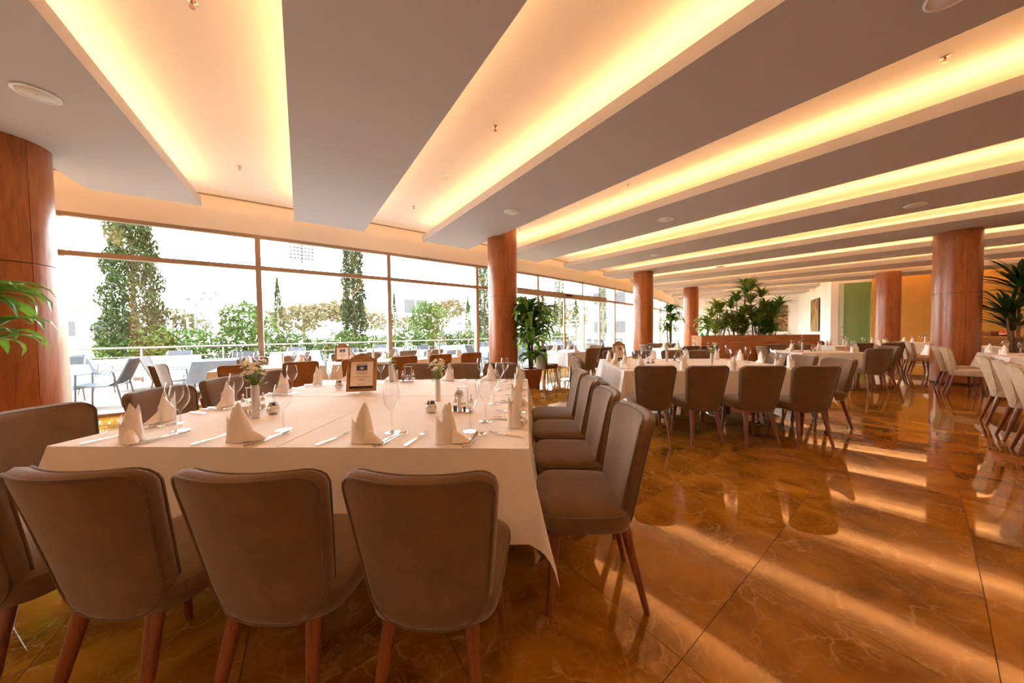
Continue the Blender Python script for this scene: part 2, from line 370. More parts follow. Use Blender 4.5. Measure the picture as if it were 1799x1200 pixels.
# ------------------------------------------------------------------ ceiling fittings
def speaker():
    o = empty('ceiling_speaker')
    MB().lathe([(.13, 0), (.13, -.010), (.126, -.013), (.110, -.013), (.108, -.009)], 32, cap0=True, cap1=False).build('rim', M['white'], o, True)
    MB().lathe([(.109, -.007), (.108, -.0095), (.004, -.0105)], 28).build('grille', M['grille'], o, True)
    MB().lathe([(.006, -.010), (.006, -.014)], 8).build('badge', M['satin'], o)
    return Proto(o)
sp = speaker()
for (x, y, l) in ((-4.175, 2.527, 'round white ceiling speaker at the upper left corner'), (-.234, 5.445, 'round ceiling speaker above the round wood column by the front table'),
                  (2.643, 6.028, 'round ceiling speaker over the second table, near the picture centre'), (2.70, 2.12, 'large round ceiling speaker at the top right edge'),
                  (6.659, 5.683, 'round ceiling speaker left of the largest column top'), (3.592, 8.821, 'small round ceiling speaker above the second window-side column'),
                  (10.552, 9.617, 'small ceiling speaker above the column by the green door'), (6.4, 10.6, 'tiny ceiling speaker above the planter palms'), (12.6, 9.1, 'ceiling speaker right of the largest column')):
    sp.at((x, y, Z_PANEL), .3, l, 'speaker', 'round ceiling speakers')
def sprinkler():
    o = empty('sprinkler')
    MB().lathe([(.035, 0), (.034, -.006), (.014, -.010)], 16).build('escutcheon', M['steel'], o, True)
    MB().lathe([(.010, -.008), (.008, -.045)], 8).build('nozzle', M['brass'], o, True)
    MB().lathe([(.018, -.045), (.018, -.049)], 10).build('deflector', M['brass'], o)
    return Proto(o)
sk = sprinkler()
for (x, y, l) in ((-4.179, 4.433, 'fire sprinkler in the first ceiling recess near the window wall'), (-2.457, 2.263, 'fire sprinkler at the top edge in the first ceiling recess'),
                  (-.351, 3.802, 'fire sprinkler in the recess above the front table'), (-2.168, 6.024, 'fire sprinkler in the second recess nearest the window wall'),
                  (3.874, 3.114, 'fire sprinkler in the recess at the upper right'), (1.76, 5.444, 'fire sprinkler in the third recess above the second table'), (-.137, 7.522, 'fire sprinkler beside the top of the round column')):
    sk.at((x, y, Z_SLAB), .5, l, 'sprinkler', 'ceiling sprinklers')
sdt = empty('smoke_detector', (-1.245, 4.905, Z_SLAB)); tag(sdt, 'white smoke detector in the second ceiling recess', 'smoke detector')
MB().lathe([(.055, 0), (.055, -.02), (.04, -.022)], 18).build('base', M['white'], sdt, True)
MB().lathe([(.035, -.024), (.037, -.045), (.02, -.055)], 16).build('sensor', M['grille'], sdt, True)

# ------------------------------------------------------------------ upholstered chair
def chair_proto(fab, pip):
    o = empty('dining_chair')
    zb, zt = .365, .865
    def hw(z):
        v = (z - zb) / (zt - zb); w = .172 + (.218 - .172) * min(1, v * 1.05)
        rb, rt_ = .11, .055
        if z < zb + rb: w = w - rb + math.sqrt(max(0, rb * rb - (zb + rb - z) ** 2))
        if z > zt - rt_: w = w - rt_ + math.sqrt(max(0, rt_ * rt_ - (z - zt + rt_) ** 2))
        return w
    def yr(x, z):
        v = (z - zb) / (zt - zb); return -.185 - .125 * v ** 1.15 + 1.25 * x * x * (.55 + .45 * v)
    nz, nx = 20, 14
    zs = [zb + (zt - zb) * (1 - math.cos(PI * j / nz)) / 2 for j in range(nz + 1)]
    us = [-math.cos(PI * i / nx) * .35 + (2 * i / nx - 1) * .65 for i in range(nx + 1)]
    def rear(i, j):
        z = zs[j]; x = us[i] * hw(z); p = (1 - us[i] ** 6) * (1 - (2 * j / nz - 1) ** 8)
        return Vector((x, yr(x, z) - .006 * p, z))
    def front(i, j):
        z = zs[j]; x = us[i] * hw(z) * .985; p = (1 - us[i] ** 4) * (1 - (2 * j / nz - 1) ** 6)
        return Vector((x, yr(x, z) + .048 + .022 * p, z))
    m = MB()
    W_ = nx + 1
    m.add([rear(i, j) for j in range(nz + 1) for i in range(W_)] + [front(i, j) for j in range(nz + 1) for i in range(W_)], [])
    N = W_ * (nz + 1)
    for j in range(nz):
        for i in range(nx):
            a = j * W_ + i; m.f.append((a, a + 1, a + 1 + W_, a + W_)); m.f.append((N + a, N + a + W_, N + a + 1 + W_, N + a + 1))
    ring = [(i, 0) for i in range(nx)] + [(nx, j) for j in range(nz)] + [(i, nz) for i in range(nx, 0, -1)] + [(0, j) for j in range(nz, 0, -1)]
    mid = []
    for (i, j) in ring:
        a = rear(i, j); b = front(i, j); c = (a + b) / 2
        cen = Vector((0, c.y, (zb + zt) / 2)); d = (c - cen); d.y = 0; d.normalize()
        mid.append(len(m.v)); m.v.append(tuple(c + d * .012))
    L = len(ring)
    for q in range(L):
        (i, j), (i2, j2) = ring[q], ring[(q + 1) % L]
        a, b = j * W_ + i, j2 * W_ + i2
        m.f.append((b, a, mid[q], mid[(q + 1) % L])); m.f.append((mid[(q + 1) % L], mid[q], N + a, N + b))
    me = m.mesh('backrest', fab); autosmooth(me, 75); back = link('backrest', me, o)
    for fn, nm in ((rear, 'rear'), (front, 'front')):
        pts = [fn(i, j) + Vector((0, -.002 if nm == 'rear' else .003, 0)) for (i, j) in ring]
        me = MB().tube(pts, .0042, 6, True).mesh('piping', pip); me.shade_smooth(); link('piping', me, back)
    # seat
    def outline(z, s, n=44):
        l = []
        for k in range(n):
            t = 2 * PI * k / n; c, s_ = math.cos(t), math.sin(t); e = 2 / 4.6
            y = .01 + .205 * math.copysign(abs(s_) ** e, s_) * s; h = .208 + .022 * (y + .2) / .4
            if y > 0: y += .012 * (1 - (c * c)) * s
            l.append((h * math.copysign(abs(c) ** e, c) * s, y, z))
        return l
    prof = [(.372, .90), (.380, .955), (.41, .985), (.452, 1.0), (.462, .992), (.474, .95), (.483, .84), (.488, .6), (.49, .25)]
    me = MB().loft([outline(z, s) for z, s in prof]).mesh('seat', fab); autosmooth(me, 75); seat = link('seat', me, o)
    me = MB().tube(outline(.455, 1.004), .0042, 6, True).mesh('piping', pip); me.shade_smooth(); link('piping', me, seat)
    def leg(x, y0, x1, y1):
        n = 12; loops = []
        for (t, r_) in ((0, .0235), (.06, .0235), (.98, .0125), (1, .011)):
            cx, cy, z = x + (x1 - x) * t, y0 + (y1 - y0) * t, .385 * (1 - t)
            loops.append([(cx + r_ * math.cos(2 * PI * k / n), cy + r_ * math.sin(2 * PI * k / n), z) for k in range(n)])
        me = MB().loft(loops).mesh('leg', M['leg']); autosmooth(me, 50); return me
    for s in (-1, 1):
        link('leg', leg(s * .155, .15, s * .185, .19), o); link('leg', leg(s * .125, -.155, s * .165, -.245), o)
    return Proto(o)
CHS = {'taupe': chair_proto(M['taupe'], M['piping']), 'beige': chair_proto(M['beige'], M['beigep']), 'camel': chair_proto(M['camel'], M['piping'])}
def face(fx, fy): return math.atan2(-fx, fy)
def chair(x, y, fx, fy, label, group, jit=.0, kind='taupe'): CHS[kind].at((x, y, 0), face(fx, fy) + random.uniform(-jit, jit), label, 'chair', group)

# ------------------------------------------------------------------ tables and cloths
def cloth_mesh(w, d, drop, m, flare=.05, fold=.36, over=0.004, drops=(1, 1, 1, 1)):
    """square cloth laid over a w x d top: flat top, hanging sides, pointed corner folds"""
    mb = MB(); nu, nd_, nc = 10, 7, 12
    X0, X1, Y0, Y1 = 0, w, 0, d; rs = .006
    def hang(t):   # drop profile: horizontal offset, depth
        return (rs + flare * t * t * .6 + flare * .25 * t, -drop * t)
    mb.add([(X0, Y0, over), (X1, Y0, over), (X1, Y1, over), (X0, Y1, over)], [(0, 1, 2, 3)])
    sides = [((X0, Y0), (X1, Y0), (0, -1)), ((X1, Y0), (X1, Y1), (1, 0)), ((X1, Y1), (X0, Y1), (0, 1)), ((X0, Y1), (X0, Y0), (-1, 0))]
    for q, (a, b, nrm) in enumerate(sides):
        if not drops[q]: continue
        ph = random.uniform(0, 6)
        def fn(u, v, a=a, b=b, nrm=nrm, ph=ph):
            x = a[0] + (b[0] - a[0]) * u; y = a[1] + (b[1] - a[1]) * u
            t = max(0, v * (nd_ + 1) - 1) / nd_
            ho, z = hang(t)
            if v == 0: ho, z = 0, 0
            ho += .012 * t * math.sin(u * 9 + ph) * (1 - abs(2 * u - 1) ** 4)
            return (x + nrm[0] * ho, y + nrm[1] * ho, over + z)
        mb.grid(fn, nu, nd_ + 1)
    for q, (c, n0, n1) in enumerate((((X1, Y0), (0, -1), (1, 0)), ((X1, Y1), (1, 0), (0, 1)), ((X0, Y1), (0, 1), (-1, 0)), ((X0, Y0), (-1, 0), (0, -1)))):
        if not (drops[q] and drops[(q + 1) % 4]): continue
        def fn(u, v, c=c, n0=n0, n1=n1):
            t = max(0, v * (nd_ + 1) - 1) / nd_
            th = u * PI / 2; ext = 1 / max(math.cos(th), math.sin(th))      # square corner of the cloth
            rho = t * ext
            ho, z = hang(t)
            if v == 0: return (c[0], c[1], over)
            k = math.sin(2 * th); r_ = drop * rho * fold * k ** .9
            zz = -math.sqrt(max(0, (drop * rho) ** 2 - r_ * r_)); 
            zz = zz * k ** .5 + z * (1 - k ** .5) if k < 1 else zz
            bx = n0[0] * (1 - u) + n1[0] * u; by = n0[1] * (1 - u) + n1[1] * u
            dx, dy = n0[0] + n1[0], n0[1] + n1[1]
            return (c[0] + bx * ho + dx * r_ * .48, c[1] + by * ho + dy * r_ * .48, over + zz)
        mb.grid(fn, 12, nd_ + 1)
    me = mb.mesh('tablecloth', m); import bmesh
    bm = bmesh.new(); bm.from_mesh(me); bmesh.ops.remove_doubles(bm, verts=bm.verts, dist=.0006); bmesh.ops.dissolve_degenerate(bm, edges=bm.edges, dist=.0004); bm.to_mesh(me); bm.free()
    autosmooth(me, 50)
    for p in me.polygons:
        if p.area > .2: p.use_smooth = False
    return me
def table_thing(x, y, rz, w, d, label, round_base=True, h=.75, group='tables under white cloths'):
    o = empty('dining_table', (x, y, 0), rz); tag(o, label, 'table', group)
    MB().box((w / 2, d / 2, h - .019), (w - .01, d - .01, .03)).build('tabletop', M['dark'], o)
    MB().lathe([(.04, .012), (.04, h - .03)], 14, (w / 2, d / 2, 0)).build('pedestal', M['satin'], o, True)
    MB().lathe([(.27, 0), (.27, .010), (.24, .016), (.05, .022)], 28, (w / 2, d / 2, 0)).build('base_plate', M['satin'], o, True)
    return o
def cloth_thing(x, y, rz, w, d, drop, label, m=None, fold=.36, z=.75, group='white tablecloths'):
    o = link('tablecloth', cloth_mesh(w, d, drop, m or M['cloth'], fold=fold), None, (x, y, z), rz)
    return tag(o, label, 'tablecloth', group)
ORD = ['first', 'second', 'third', 'fourth', 'fifth', 'sixth']

# ------------------------------------------------------------------ tableware prototypes
def glass_proto():
    prof = [(.036, 0), (.036, .002), (.012, .006), (.0045, .016), (.0038, .09), (.006, .105), (.020, .122), (.034, .145), (.0405, .170), (.039, .200), (.034, .225), (.0305, .240)]
    me = MB().lathe(prof, 20, cap1=False).mesh('wine_glass', M['glass']); autosmooth(me, 60)
    return Proto(link('wine_glass', me))
def napkin_proto(seed):
    rnd = random.Random(seed); o = empty('napkin')
    # standing mitre of several wrapped layers
    def layer(a0, a1, r0, h0, h1, peak, lean, tw):
        def fn(u, v):
            a = a0 + (a1 - a0) * u; h = h0 + (h1 - h0) * max(0, 1 - abs(u - peak) * 1.9) ** .9
            z = h * v; r_ = r0 * (1 - .18 * v - .30 * v * v) * (1 + .05 * math.sin(5 * a + seed)) + .010 * math.sin(3 * u * PI + seed) * (1 - v) * .5
            return (r_ * math.cos(a + tw * v) + lean[0] * v * v, r_ * .78 * math.sin(a + tw * v) + lean[1] * v * v, z + .001)
        return MB().grid(fn, 18, 8)
    ln = (rnd.uniform(-.018, .006), rnd.uniform(-.006, .012))
    body = layer(-2.9, 1.2, .044, .075, .165, .42, ln, .25)
    me = body.mesh('fold', M['napkin']); autosmooth(me, 60); link('fold', me, o)
    me = layer(.2, 4.1, .040, .07, .150, .5, ln, -.2).mesh('fold', M['napkin']); autosmooth(me, 60); link('fold', me, o)
    # front wrap with a crossing edge, and the tail that flops aside
    def wrap(u, v):
        a = -2.6 + 1.9 * u; z = .001 + (.055 + .055 * (1 - u)) * v
        r_ = .0475 * (1 - .12 * v)
        return (r_ * math.cos(a), r_ * .8 * math.sin(a), z)
    me = MB().grid(wrap, 12, 5).mesh('wrap', M['napkin']); autosmooth(me, 60); link('wrap', me, o)
    def tail(u, v):
        x = .030 + .075 * u; z = .001 + (.050 * (1 - u) ** .8) * (1 - (2 * v - 1) ** 2) + .004
        return (x, -.012 + (v - .5) * (.055 * (1 - u * .55)) - .01 * u, z)
    me = MB().grid(tail, 8, 8).mesh('tail', M['napkin']); autosmooth(me, 60); link('tail', me, o)
    return Proto(o)
def fork_mesh():
    m = MB(); z = lambda y: .002 + .010 * math.exp(-((y - .15) / .03) ** 2)
    pts = [(-.095, .006), (-.09, .009), (-.05, .0065), (0, .004), (.025, .0045), (.04, .010)]
    loops = []
    for (y, w) in pts: loops.append([(-w, y, .001), (w, y, .001), (w, y, .0035), (-w, y, .0035)])
    m.loft([[(x, y, zz + .006 * max(0, y) / .04) for (x, y, zz) in l] for l in loops])
    for k in range(4):
        x = -.0085 + k * .00567
        m.loft([[(x - .0015, y, q), (x + .0015, y, q), (x + .0015, y, q + .002), (x - .0015, y, q + .002)] for (y, q) in ((.038, .007), (.06, .005), (.088, .009))])
    return m.mesh('fork', M['steel'])
def spoon_mesh():
    m = MB()
    m.loft([[(-w, y, z), (w, y, z), (w, y, z + .0025), (-w, y, z + .0025)] for (y, w, z) in ((-.095, .006, .001), (-.09, .0085, .001), (-.04, .006, .002), (.02, .0035, .008), (.035, .004, .008))])
    def bowl(u, v):
        a = 2 * PI * u; r_ = v
        return (.016 * r_ * math.cos(a) * (1 - .15 * math.sin(a)), .062 + .029 * r_ * math.sin(a), .002 + .007 * r_ * r_)
    m.grid(bowl, 16, 5)
    me = m.mesh('spoon', M['steel']); return autosmooth(me, 60)
def knife_mesh():
    m = MB()
    m.loft([[(-w, y, .001), (w, y, .001), (w, y, .0045), (-w, y, .0045)] for (y, w) in ((-.105, .006), (-.10, .008), (-.04, .0055), (0, .0045))])
    m.loft([[(-.0045, y, .001), (w, y, .0022), (-.0045, y, .0036)] for (y, w) in ((0, .004), (.01, .010), (.08, .010), (.105, .004), (.112, -.004))])
    return m.mesh('knife', M['steel'])
GL = glass_proto(); NP = [napkin_proto(i) for i in range(3)]
FK, SN, KN = (Proto(link(n, me)) for n, me in (('fork', fork_mesh()), ('spoon', spoon_mesh()), ('knife', knife_mesh())))
def setting(x, y, rz, where, z=.758, full=True, gx=.08, gy=.22, grp='front table'):
    """one place setting; local +y points into the table"""
    ca, sa = math.cos(rz), math.sin(rz)
    def W2(a, b): return (x + a * ca - b * sa, y + a * sa + b * ca, z)
    j = random.uniform
    random.choice(NP).at(W2(0, .075), rz + j(-.5, .5), 'folded napkin ' + where, 'napkin', 'napkins of the ' + grp, 1.12)
    GL.at(W2(gx + j(-.015, .015), gy + j(-.02, .02)), 0, 'clear wine glass ' + where, 'wine glass', 'wine glasses of the ' + grp)
    if full:
        FK.at(W2(-.15, .105), rz + j(-.35, -.1), 'steel fork ' + where, 'fork', 'forks of the ' + grp)
        KN.at(W2(.105, .105), rz - j(.1, .35), 'steel knife ' + where, 'knife', 'knives of the ' + grp)
        SN.at(W2(.135, .105), rz - j(.15, .4), 'steel spoon ' + where, 'spoon', 'spoons of the ' + grp)
def flower_head(m1, m2, c, nrm, r=.018):
    q = Vector(nrm).normalized().to_track_quat('Z', 'Y').to_matrix()
    n = 10
    for k in range(n):
        a = 2 * PI * k / n; pts = [(.25, -.12, 0), (.7, -.2, .12), (1, 0, .1), (.7, .2, .12), (.25, .12, 0)]
        vs = []
        for (u, v, w) in pts:
            vs.append(Vector(c) + q @ Vector(((u * math.cos(a) - v * math.sin(a)) * r, (u * math.sin(a) + v * math.cos(a)) * r, w * r)))
        m1.add(vs, [(0, 1, 2, 3, 4)])
    m2.lathe([(.32 * r, .0), (.26 * r, .12 * r), (.05 * r, .18 * r)], 7, c)
def vase(x, y, label, z=.755, n=16, h=.2, seed=0, cat='flower vase', spread=.06):
    rnd = random.Random(seed); o = empty('flower_vase', (x, y, z)); tag(o, label, cat, 'steel bud vases with white flowers')
    me = MB().lathe([(.019, 0), (.019, h), (.017, h), (.017, .01)], 16, cap1=True).mesh('vase', M['satin']); autosmooth(me, 40); link('vase', me, o)
    pet, yo, st = MB(), MB(), MB()
    for k in range(n):
        a = rnd.uniform(0, 2 * PI); r_ = spread * math.sqrt(rnd.random()); zz = h + .10 + rnd.uniform(-.045, .05)
        p = Vector((r_ * math.cos(a), r_ * math.sin(a), zz))
        st.tube([(0, 0, h - .05), (p.x * .35, p.y * .35, h + .03), p], .0014, 4)
        flower_head(pet, yo, p, (p.x * 6, p.y * 6, .5), rnd.uniform(.014, .020))
    lf = MB()
    for k in range(22):
        a = rnd.uniform(0, 2 * PI); r_ = rnd.uniform(.012, .045); zz = h + rnd.uniform(.0, .08); c = Vector((r_ * math.cos(a), r_ * math.sin(a), zz))
        d = Vector((math.cos(a), math.sin(a), rnd.uniform(.2, 1.2))).normalized() * .03; s = d.cross(Vector((0, 0, 1))).normalized() * .006
        lf.add([c, c + d * .5 + s, c + d, c + d * .5 - s], [(0, 1, 2, 3)])
    st.build('stems', M['leafy'], o); lf.build('leaves', M['leafy'], o); pet.build('flowers', M['petal'], o); yo.build('flower_centers', M['yolk'], o)
    return o
def sugar_pot(x, y, label, z=.755):
    o = empty('sugar_pot', (x, y, z)); tag(o, label, 'sugar pot', 'steel sugar pots')
    me = MB().lathe([(.022, 0), (.032, .006), (.036, .025), (.032, .045), (.028, .052), (.030, .056), (.027, .054), (.029, .03)], 20, cap1=True).mesh('pot', M['steel']); autosmooth(me, 60); link('pot', me, o)
    for k in range(7):
        a = k * .9; MB().box((.012 * math.cos(a), .012 * math.sin(a), .055), (.018, .004, .035), a).build('sachet', M['paper'] if k % 2 else M['ink'], o)
    return o
def text_mesh(s, size, mat_, name='text'):
    cu = bpy.data.curves.new(name, 'FONT'); cu.body = s; cu.size = size; cu.align_x = 'CENTER'; cu.align_y = 'CENTER'; cu.extrude = .0003
    t = bpy.data.objects.new(name, cu); COL.objects.link(t)
    me = bpy.data.meshes.new_from_object(t.evaluated_get(bpy.context.evaluated_depsgraph_get())); bpy.data.objects.remove(t); bpy.data.curves.remove(cu)
    me.materials.clear(); me.materials.append(mat_); return me
def cruet(x, y, rz, label, number=None, z=.755):
    o = empty('cruet_stand', (x, y, z), rz); tag(o, label, 'cruet stand', 'cruet stands')
    MB().box((0, 0, .004), (.13, .06, .006)).build('tray', M['steel'], o)
    h = MB(); h.tube([(-.02, 0, .006), (-.02, 0, .15)], .003, 6); h.tube([(.045, 0, .006), (.045, 0, .15)], .003, 6); h.tube([(-.027, 0, .15), (.052, 0, .15)], .0035, 6); h.build('handle', M['satin'], o)
    for (px, py, col) in ((-.05, 0, M['ink']), (.08, .0, M['paper'])):
        b = MB().lathe([(.015, .007), (.016, .05), (.012, .06)], 12, (px * .8, py, 0)).build('bottle', M['glass'], o, True)
        MB().lathe([(.013, .009), (.013, .035)], 10, (px * .8, py, 0)).build('contents', col, b, True)
        MB().lathe([(.012, .06), (.013, .075), (.004, .082), (.004, .10), (.007, .105), (.002, .112)], 12, (px * .8, py, 0)).build('stopper', M['steel'], b, True)
    for (px, col) in ((.005, M['white']), (.028, M['ink'])):
        b = MB().lathe([(.011, .007), (.011, .05)], 10, (px, -.018, 0)).build('shaker', M['glass'], o, True)
        MB().lathe([(.0115, .05), (.009, .062), (.002, .065)], 10, (px, -.018, 0)).build('cap', M['steel'], b, True); MB().lathe([(.009, .009), (.009, .035)], 8, (px, -.018, 0)).build('contents', col, b)
    if number:
        d = MB(); n = 24; zd = .118
        d.loft([[(.0 + .026 * math.cos(2 * PI * k / n), yy, zd + .026 * math.sin(2 * PI * k / n)) for k in range(n)] for yy in (-.032, -.029)])
        dd = d.build('number_disc', M['satin'], o)
        t = link('number', text_mesh(number, .034, M['black']), dd); t.location = (0, -.0325, zd); t.rotation_euler = (PI / 2, 0, 0)
        MB().box((0, -.03, .05), (.02, .003, .09)).build('number_post', M['satin'], dd)
    return o
def table_sign(x, y, rz, label, z=.757, tilt=-.2, s=1.0):
    o = empty('table_sign', (x, y, z), rz); tag(o, label, 'sign', 'wooden table signs'); o.scale = (s, s, s)
    w, h, arch = .235, .275, .055; n = 20; th = .014
    def ol(k, grow=0):
        pts = [(-w / 2, 0), (w / 2, 0), (w / 2, h)]
        for i in range(n + 1):
            t = i / n; xx = w / 2 * .92 - w * .92 * t; pts.append((xx, h + arch * math.sin(PI * t) ** 1.3))
        pts.append((-w / 2, h)); return pts
    out = ol(0)
    T = lambda a, b, c: (a, -b * 0 + c * math.cos(tilt) - b * math.sin(tilt) * 1.0 * -1 * -1, 0)
    ct, st_ = math.cos(tilt), math.sin(tilt)
    def X(a, b, c): return (a, -c * ct - b * st_, b * ct - c * st_ + .006)   # a across, b up the board, c out of the front
    wn = (.19, .235, .02)     # recess width, height, bottom
    m = MB(); m.loft([[X(p[0], p[1], c) for p in out] for c in (0, th)]); m.build('board', M['signw'], o)
    fr = MB()
    def slab(a0, a1, b0, b1, c0, c1): 
        q = MB(); q.loft([[X(a0, b0, c), X(a1, b0, c), X(a1, b1, c), X(a0, b1, c)] for c in (c0, c1)]); return q
    for (a0, a1, b0, b1) in ((-w / 2, -.095, 0, h), (.095, w / 2, 0, h), (-.095, .095, 0, .022), (-.095, .095, .255, h)):
        q = slab(a0, a1, b0, b1, th, th + .010); fr.add(q.v, q.f)
    fr.build('frame', M['signw'], o)
    slab(-.093, .093, .024, .045, th, th + .003).build('slot', M['black'], o)
    pg = slab(-.090, .090, .045, .252, th, th + .002).build('page', M['paper'], o)
    c = th + .003
    slab(-.043, .043, .178, .222, c - .001, c).build('flag', M['navy'], pg)
    e = MB(); e.loft([[X(.022 * a, .198 + .014 * b, cc) for (a, b) in ((0, -1), (.45, -.5), (1, -.05), (.5, .35), (0, .75), (-.45, .4), (-1, .1), (-.5, -.4))] for cc in (c, c + .0006)]); e.build('map_emblem', M['gold'], pg)
    stars = MB()
    for k in range(6):
        q = slab(-.017 + k * .0068 - .0014, -.017 + k * .0068 + .0014, .2135 + .003 * math.sin(PI * k / 5), .2163 + .003 * math.sin(PI * k / 5), c, c + .0006); stars.add(q.v, q.f)
    stars.build('stars', M['petal'], pg)
    for k, (rx, ry, mt) in enumerate(((-.032, .161, 'blue'), (-.016, .152, 'gold'), (0, .161, 'ink'), (.016, .152, 'green'), (.032, .161, 'red'))):
        MB().tube([X(rx + .0135 * math.cos(2 * PI * i / 20), ry + .0135 * math.sin(2 * PI * i / 20), c) for i in range(20)], .0013, 4, True).build('ring', M[mt], pg)
    def words(b, width, hh, rows, nm, bold=1):   # print too small to read: word-like dashes
        q = MB(); rnd = random.Random(int(b * 1e4))
        a = -width / 2
        while a < width / 2:
            l = rnd.uniform(.003, .006) * bold; s2 = slab(a, min(a + l, width / 2), b, b + hh * rnd.uniform(.7, 1), c - .0006, c); q.add(s2.v, s2.f); a += l + .0016
        q.build(nm, M['ink'], pg)
    words(.229, .085, .007, 1, 'heading', 1.4); words(.123, .135, .004, 1, 'print_line'); words(.112, .09, .004, 1, 'print_line'); words(.094, .05, .007, 1, 'print_line', 1.3); words(.055, .062, .004, 1, 'print_line')
    lg = MB(); lg.tube([X(-.02, .062, c), X(0, .070, c), X(.02, .062, c)], .001, 4); lg.build('crest', M['gold'], pg)
    sup = MB(); sup.loft([[(a, .0 + .004, .012), (a, .085, .0), (a, .09, .006), (a, .02 - st_ * .12, .17)] for a in (-.02, .02)]); sup.build('easel', M['signw'], o)
    return o

# ------------------------------------------------------------------ front table and its chairs
TX0, TX1, TY0, TY1 = -2.2, 0.0, 1.31, 3.30
mx_, my_ = -1.11, 2.30
for (x0, x1, y0, y1, l) in ((mx_, TX1, TY0, my_, 'front right'), (TX0, mx_, TY0, my_, 'front left'), (mx_, TX1, my_, TY1, 'rear right'), (TX0, mx_, my_, TY1, 'rear left')):
    table_thing(x0, y0, 0, x1 - x0, y1 - y0, 'pedestal table under the %s of the front table group' % l, group='pedestal tables of the front group')
def big_cloth(x0, x1, y0, y1, z, label, drops):
    """a cloth covering part of the group; hangs only over the outer edges given (near, right, far, left)"""
    w, d = x1 - x0, y1 - y0; o = None
    me = cloth_mesh(w, d, .385, M['cloth'], drops=drops)
    me.update(); o = link('tablecloth', me, None, (x0, y0, z))
    cs = ((0, 0), (w, 0), (w, d), (0, d))
    for q in range(4):
        if not drops[q]:
            a, b = cs[q], cs[(q + 1) % 4]
            MB().tube([(a[0], a[1], .004), (b[0], b[1], .004)], .0022, 6).build('hem', M['cloth'], o)
    return tag(o, label, 'tablecloth', 'cloths of the front table')
big_cloth(TX0, mx_ + .05, my_ - .12, TY1, .7480, 'white tablecloth on the far left of the front table', (0, 0, 1, 1))
big_cloth(mx_, TX1, my_ - .12, TY1, .7497, 'white tablecloth on the far right of the front table', (0, 1, 1, 0))
big_cloth(TX0, mx_ + .05, TY0, my_ + .1, .7514, 'white tablecloth on the near left of the front table', (1, 0, 0, 1))
big_cloth(mx_, TX1, TY0, my_ + .1, .7531, 'white tablecloth hanging in a point at the near right corner', (1, 1, 0, 0))
for i, x in enumerate((-.30, -.80, -1.32, -1.84)):
    chair(x, 1.075, 0, 1, 'taupe chair at the near side of the front table, %s from right' % ORD[i], 'chairs of the front table', .02)
for i, y in enumerate((1.53, 2.03, 2.54, 3.02)):
    chair(.275, y, -1, 0, 'taupe chair on the right side of the front table, %s from camera' % ORD[i], 'chairs of the front table')
for i, (x, y) in enumerate(((-2.405, 1.53), (-2.45, 2.15), (-2.5, 2.68), (-2.5, 3.12))):
    chair(x, y, 1, 0, 'taupe chair on the left side of the front table, %s from camera' % ORD[i], 'chairs of the front table', .05)
for i, x in enumerate((-.32, -.80, -1.33, -1.85)):
    chair(x, 3.60, 0, -1, 'taupe chair on the far side of the front table, %s from right' % ORD[i], 'chairs of the front table', .03)
ZT = .7585
for i, x in enumerate((-.37, -.76, -1.35, -1.89)): setting(x, TY0 + .0, 0, 'on the near edge of the front table, %s from right' % ORD[i], ZT)
for i, y in enumerate((1.62, 2.05, 2.55, 3.02)): setting(TX1, y, PI / 2, 'on the right edge of the front table, %s from camera' % ORD[i], ZT)
for i, x in enumerate((-.37, -.82, -1.42, -1.88)): setting(x, TY1, PI, 'on the far edge of the front table, %s from right' % ORD[i], ZT)
for i, y in enumerate((1.72, 2.1, 2.6, 3.05)): setting(TX0, y, -PI / 2, 'on the left edge of the front table, %s from camera' % ORD[i], ZT)
vase(-1.635, 1.78, 'steel bud vase with faded white daisies at the left of the front table', ZT, 46, .195, 1, spread=.068)
vase(-.657, 2.25, 'steel bud vase with large cream flowers in the middle of the front table', ZT, 24, .155, 2, spread=.07)
vase(-1.40, 3.12, 'slim bud vase with small flowers at the far side of the front table', ZT, 9, .17, 3, spread=.04)
table_sign(-1.41, 2.57, .22, 'large wooden sign frame with flag and rings standing on the front table', ZT, -.22)
sugar_pot(-.60, 1.90, 'round steel sugar pot beside the table number stand', ZT); sugar_pot(-1.60, 1.87, 'small steel sugar pot behind the daisy vase', ZT); sugar_pot(-1.72, 2.75, 'steel sugar pot left of the wooden sign', ZT)
sq = empty('butter_dish', (-1.73, 1.80, ZT), .2); tag(sq, 'square steel sachet holder in front of the daisy vase', 'holder')
MB().lathe([(.038, 0), (.046, .012), (.048, .05), (.046, .05), (.042, .006)], 20, cap1=True).build('bowl', M['steel'], sq, True)
MB().box((0, 0, .055), (.075, .075, .025)).build('sachets', M['paper'], sq)
cruet(-.415, 1.92, -.15, 'cruet stand with the number 41 disc on the front table', '41', ZT); cruet(-1.25, 3.17, .2, 'cruet stand at the far edge of the front table', None, ZT)
cruet(-1.82, 1.95, .5, 'cruet stand behind the left napkins of the front table', None, ZT)

